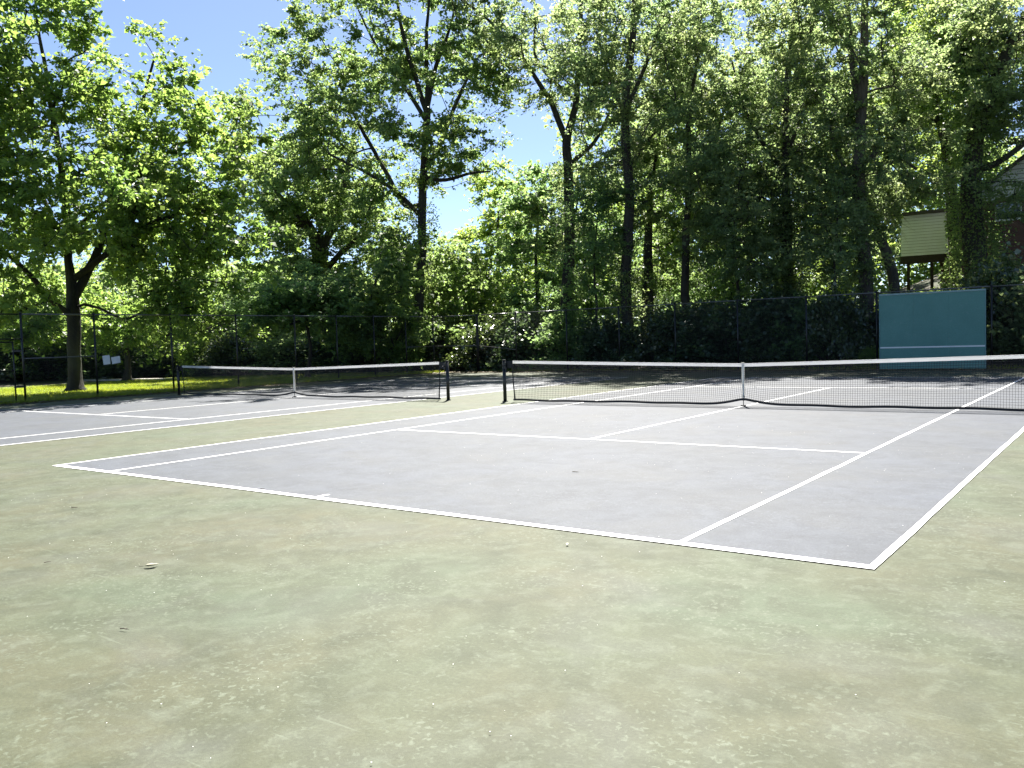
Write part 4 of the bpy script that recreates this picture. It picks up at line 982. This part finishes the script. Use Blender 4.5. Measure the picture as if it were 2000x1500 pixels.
fq = np.array([(3, 2, 1, 0), (4, 5, 6, 7), (0, 1, 5, 4), (1, 2, 6, 5), (2, 3, 7, 6), (3, 0, 4, 7)])
Q = (np.arange(n)[:, None, None] * 8 + fq[None]).reshape(-1, 4)
o = link('grit', mesh_np('grit', vv.reshape(-1, 3), Q), simple('grit_pale', (0.75, 0.74, 0.68), 0.7)); tag(o, 'pale grit specks scattered over the court paint', 'grit', kind='stuff')

# ------------------------------------------------------------------ single fallen leaves and twigs on the court
def fallen(px, py, kind, size, rot, label, col):
    p = gnd(px, py, 0.012); root = empty(kind, tuple(p), label, 'leaf' if kind == 'fallen_leaf' else 'twig')
    ca, sa = math.cos(rot), math.sin(rot); T_ = lambda x, y, z: (p[0] + (x * ca - y * sa) * size, p[1] + (x * sa + y * ca) * size, p[2] + z * size)
    m = MB()
    if kind == 'fallen_leaf':
        ol = [(-1, 0), (-0.55, 0.34), (0, 0.46), (0.5, 0.3), (1, 0)]
        for s in (1, -1):
            for (x0, y0), (x1, y1) in zip(ol[:-1], ol[1:]):
                c = lambda x, y: T_(x, y * s, 0.05 + abs(y) * 0.75 + 0.25 * max(0, x) ** 2)
                m.add([c(x0, 0), c(x1, 0), c(x1, y1), c(x0, y0)], [(0, 1, 2, 3)])
        m.build('blade', col, root)
        m = MB(); m.tube([T_(-1, 0, 0.05), T_(-1.35, 0.08, 0.03), T_(-1.7, 0.05, 0.02)], 0.035 * size, 5); m.build('stalk', M_BARK2, root)
    else:
        m.tube([T_(-1, 0, 0.06), T_(-0.3, 0.12, 0.1), T_(0.4, -0.05, 0.08), T_(1, 0.15, 0.05)], [0.11 * size, 0.10 * size, 0.08 * size, 0.04 * size], 6); m.build('stem', col, root)
        m = MB(); m.tube([T_(0.1, 0.02, 0.1), T_(0.45, 0.35, 0.12)], [0.06 * size, 0.03 * size], 5); m.build('side_shoot', col, root)
M_DRYLEAF = simple('dry_leaf_single', (0.55, 0.52, 0.40), 0.6, 0, 0.15, 60)
M_TWIG = simple('twig_bark', (0.05, 0.035, 0.022), 0.8, 0, 0.3, 60)
fallen(294, 1106, 'fallen_leaf', 0.048, 0.7, 'curled pale dry leaf on the green court, the largest at left', M_DRYLEAF)
fallen(303, 1104, 'fallen_leaf', 0.030, 1.2, 'small dry leaf tucked against the larger curled one', M_DRYLEAF)
fallen(243, 1229, 'twig', 0.030, 0.3, 'short dark twig on the green court nearest the camera at left', M_TWIG)
fallen(145, 992, 'twig', 0.035, 0.5, 'small dark twig on the green court near the left edge', M_TWIG)
fallen(93, 1098, 'twig', 0.024, 1.3, 'tiny dark twig left of the curled dry leaf', M_TWIG)
fallen(513, 955, 'twig', 0.03, 0.2, 'dark twig on the blue court just inside the baseline', M_TWIG)
fallen(1108, 1063, 'fallen_leaf', 0.022, 2.0, 'small pale leaf just outside the baseline at centre', M_DRYLEAF)
fallen(1124, 922, 'twig', 0.04, 0.1, 'thin twig lying alone in the middle of the near blue court', M_TWIG)
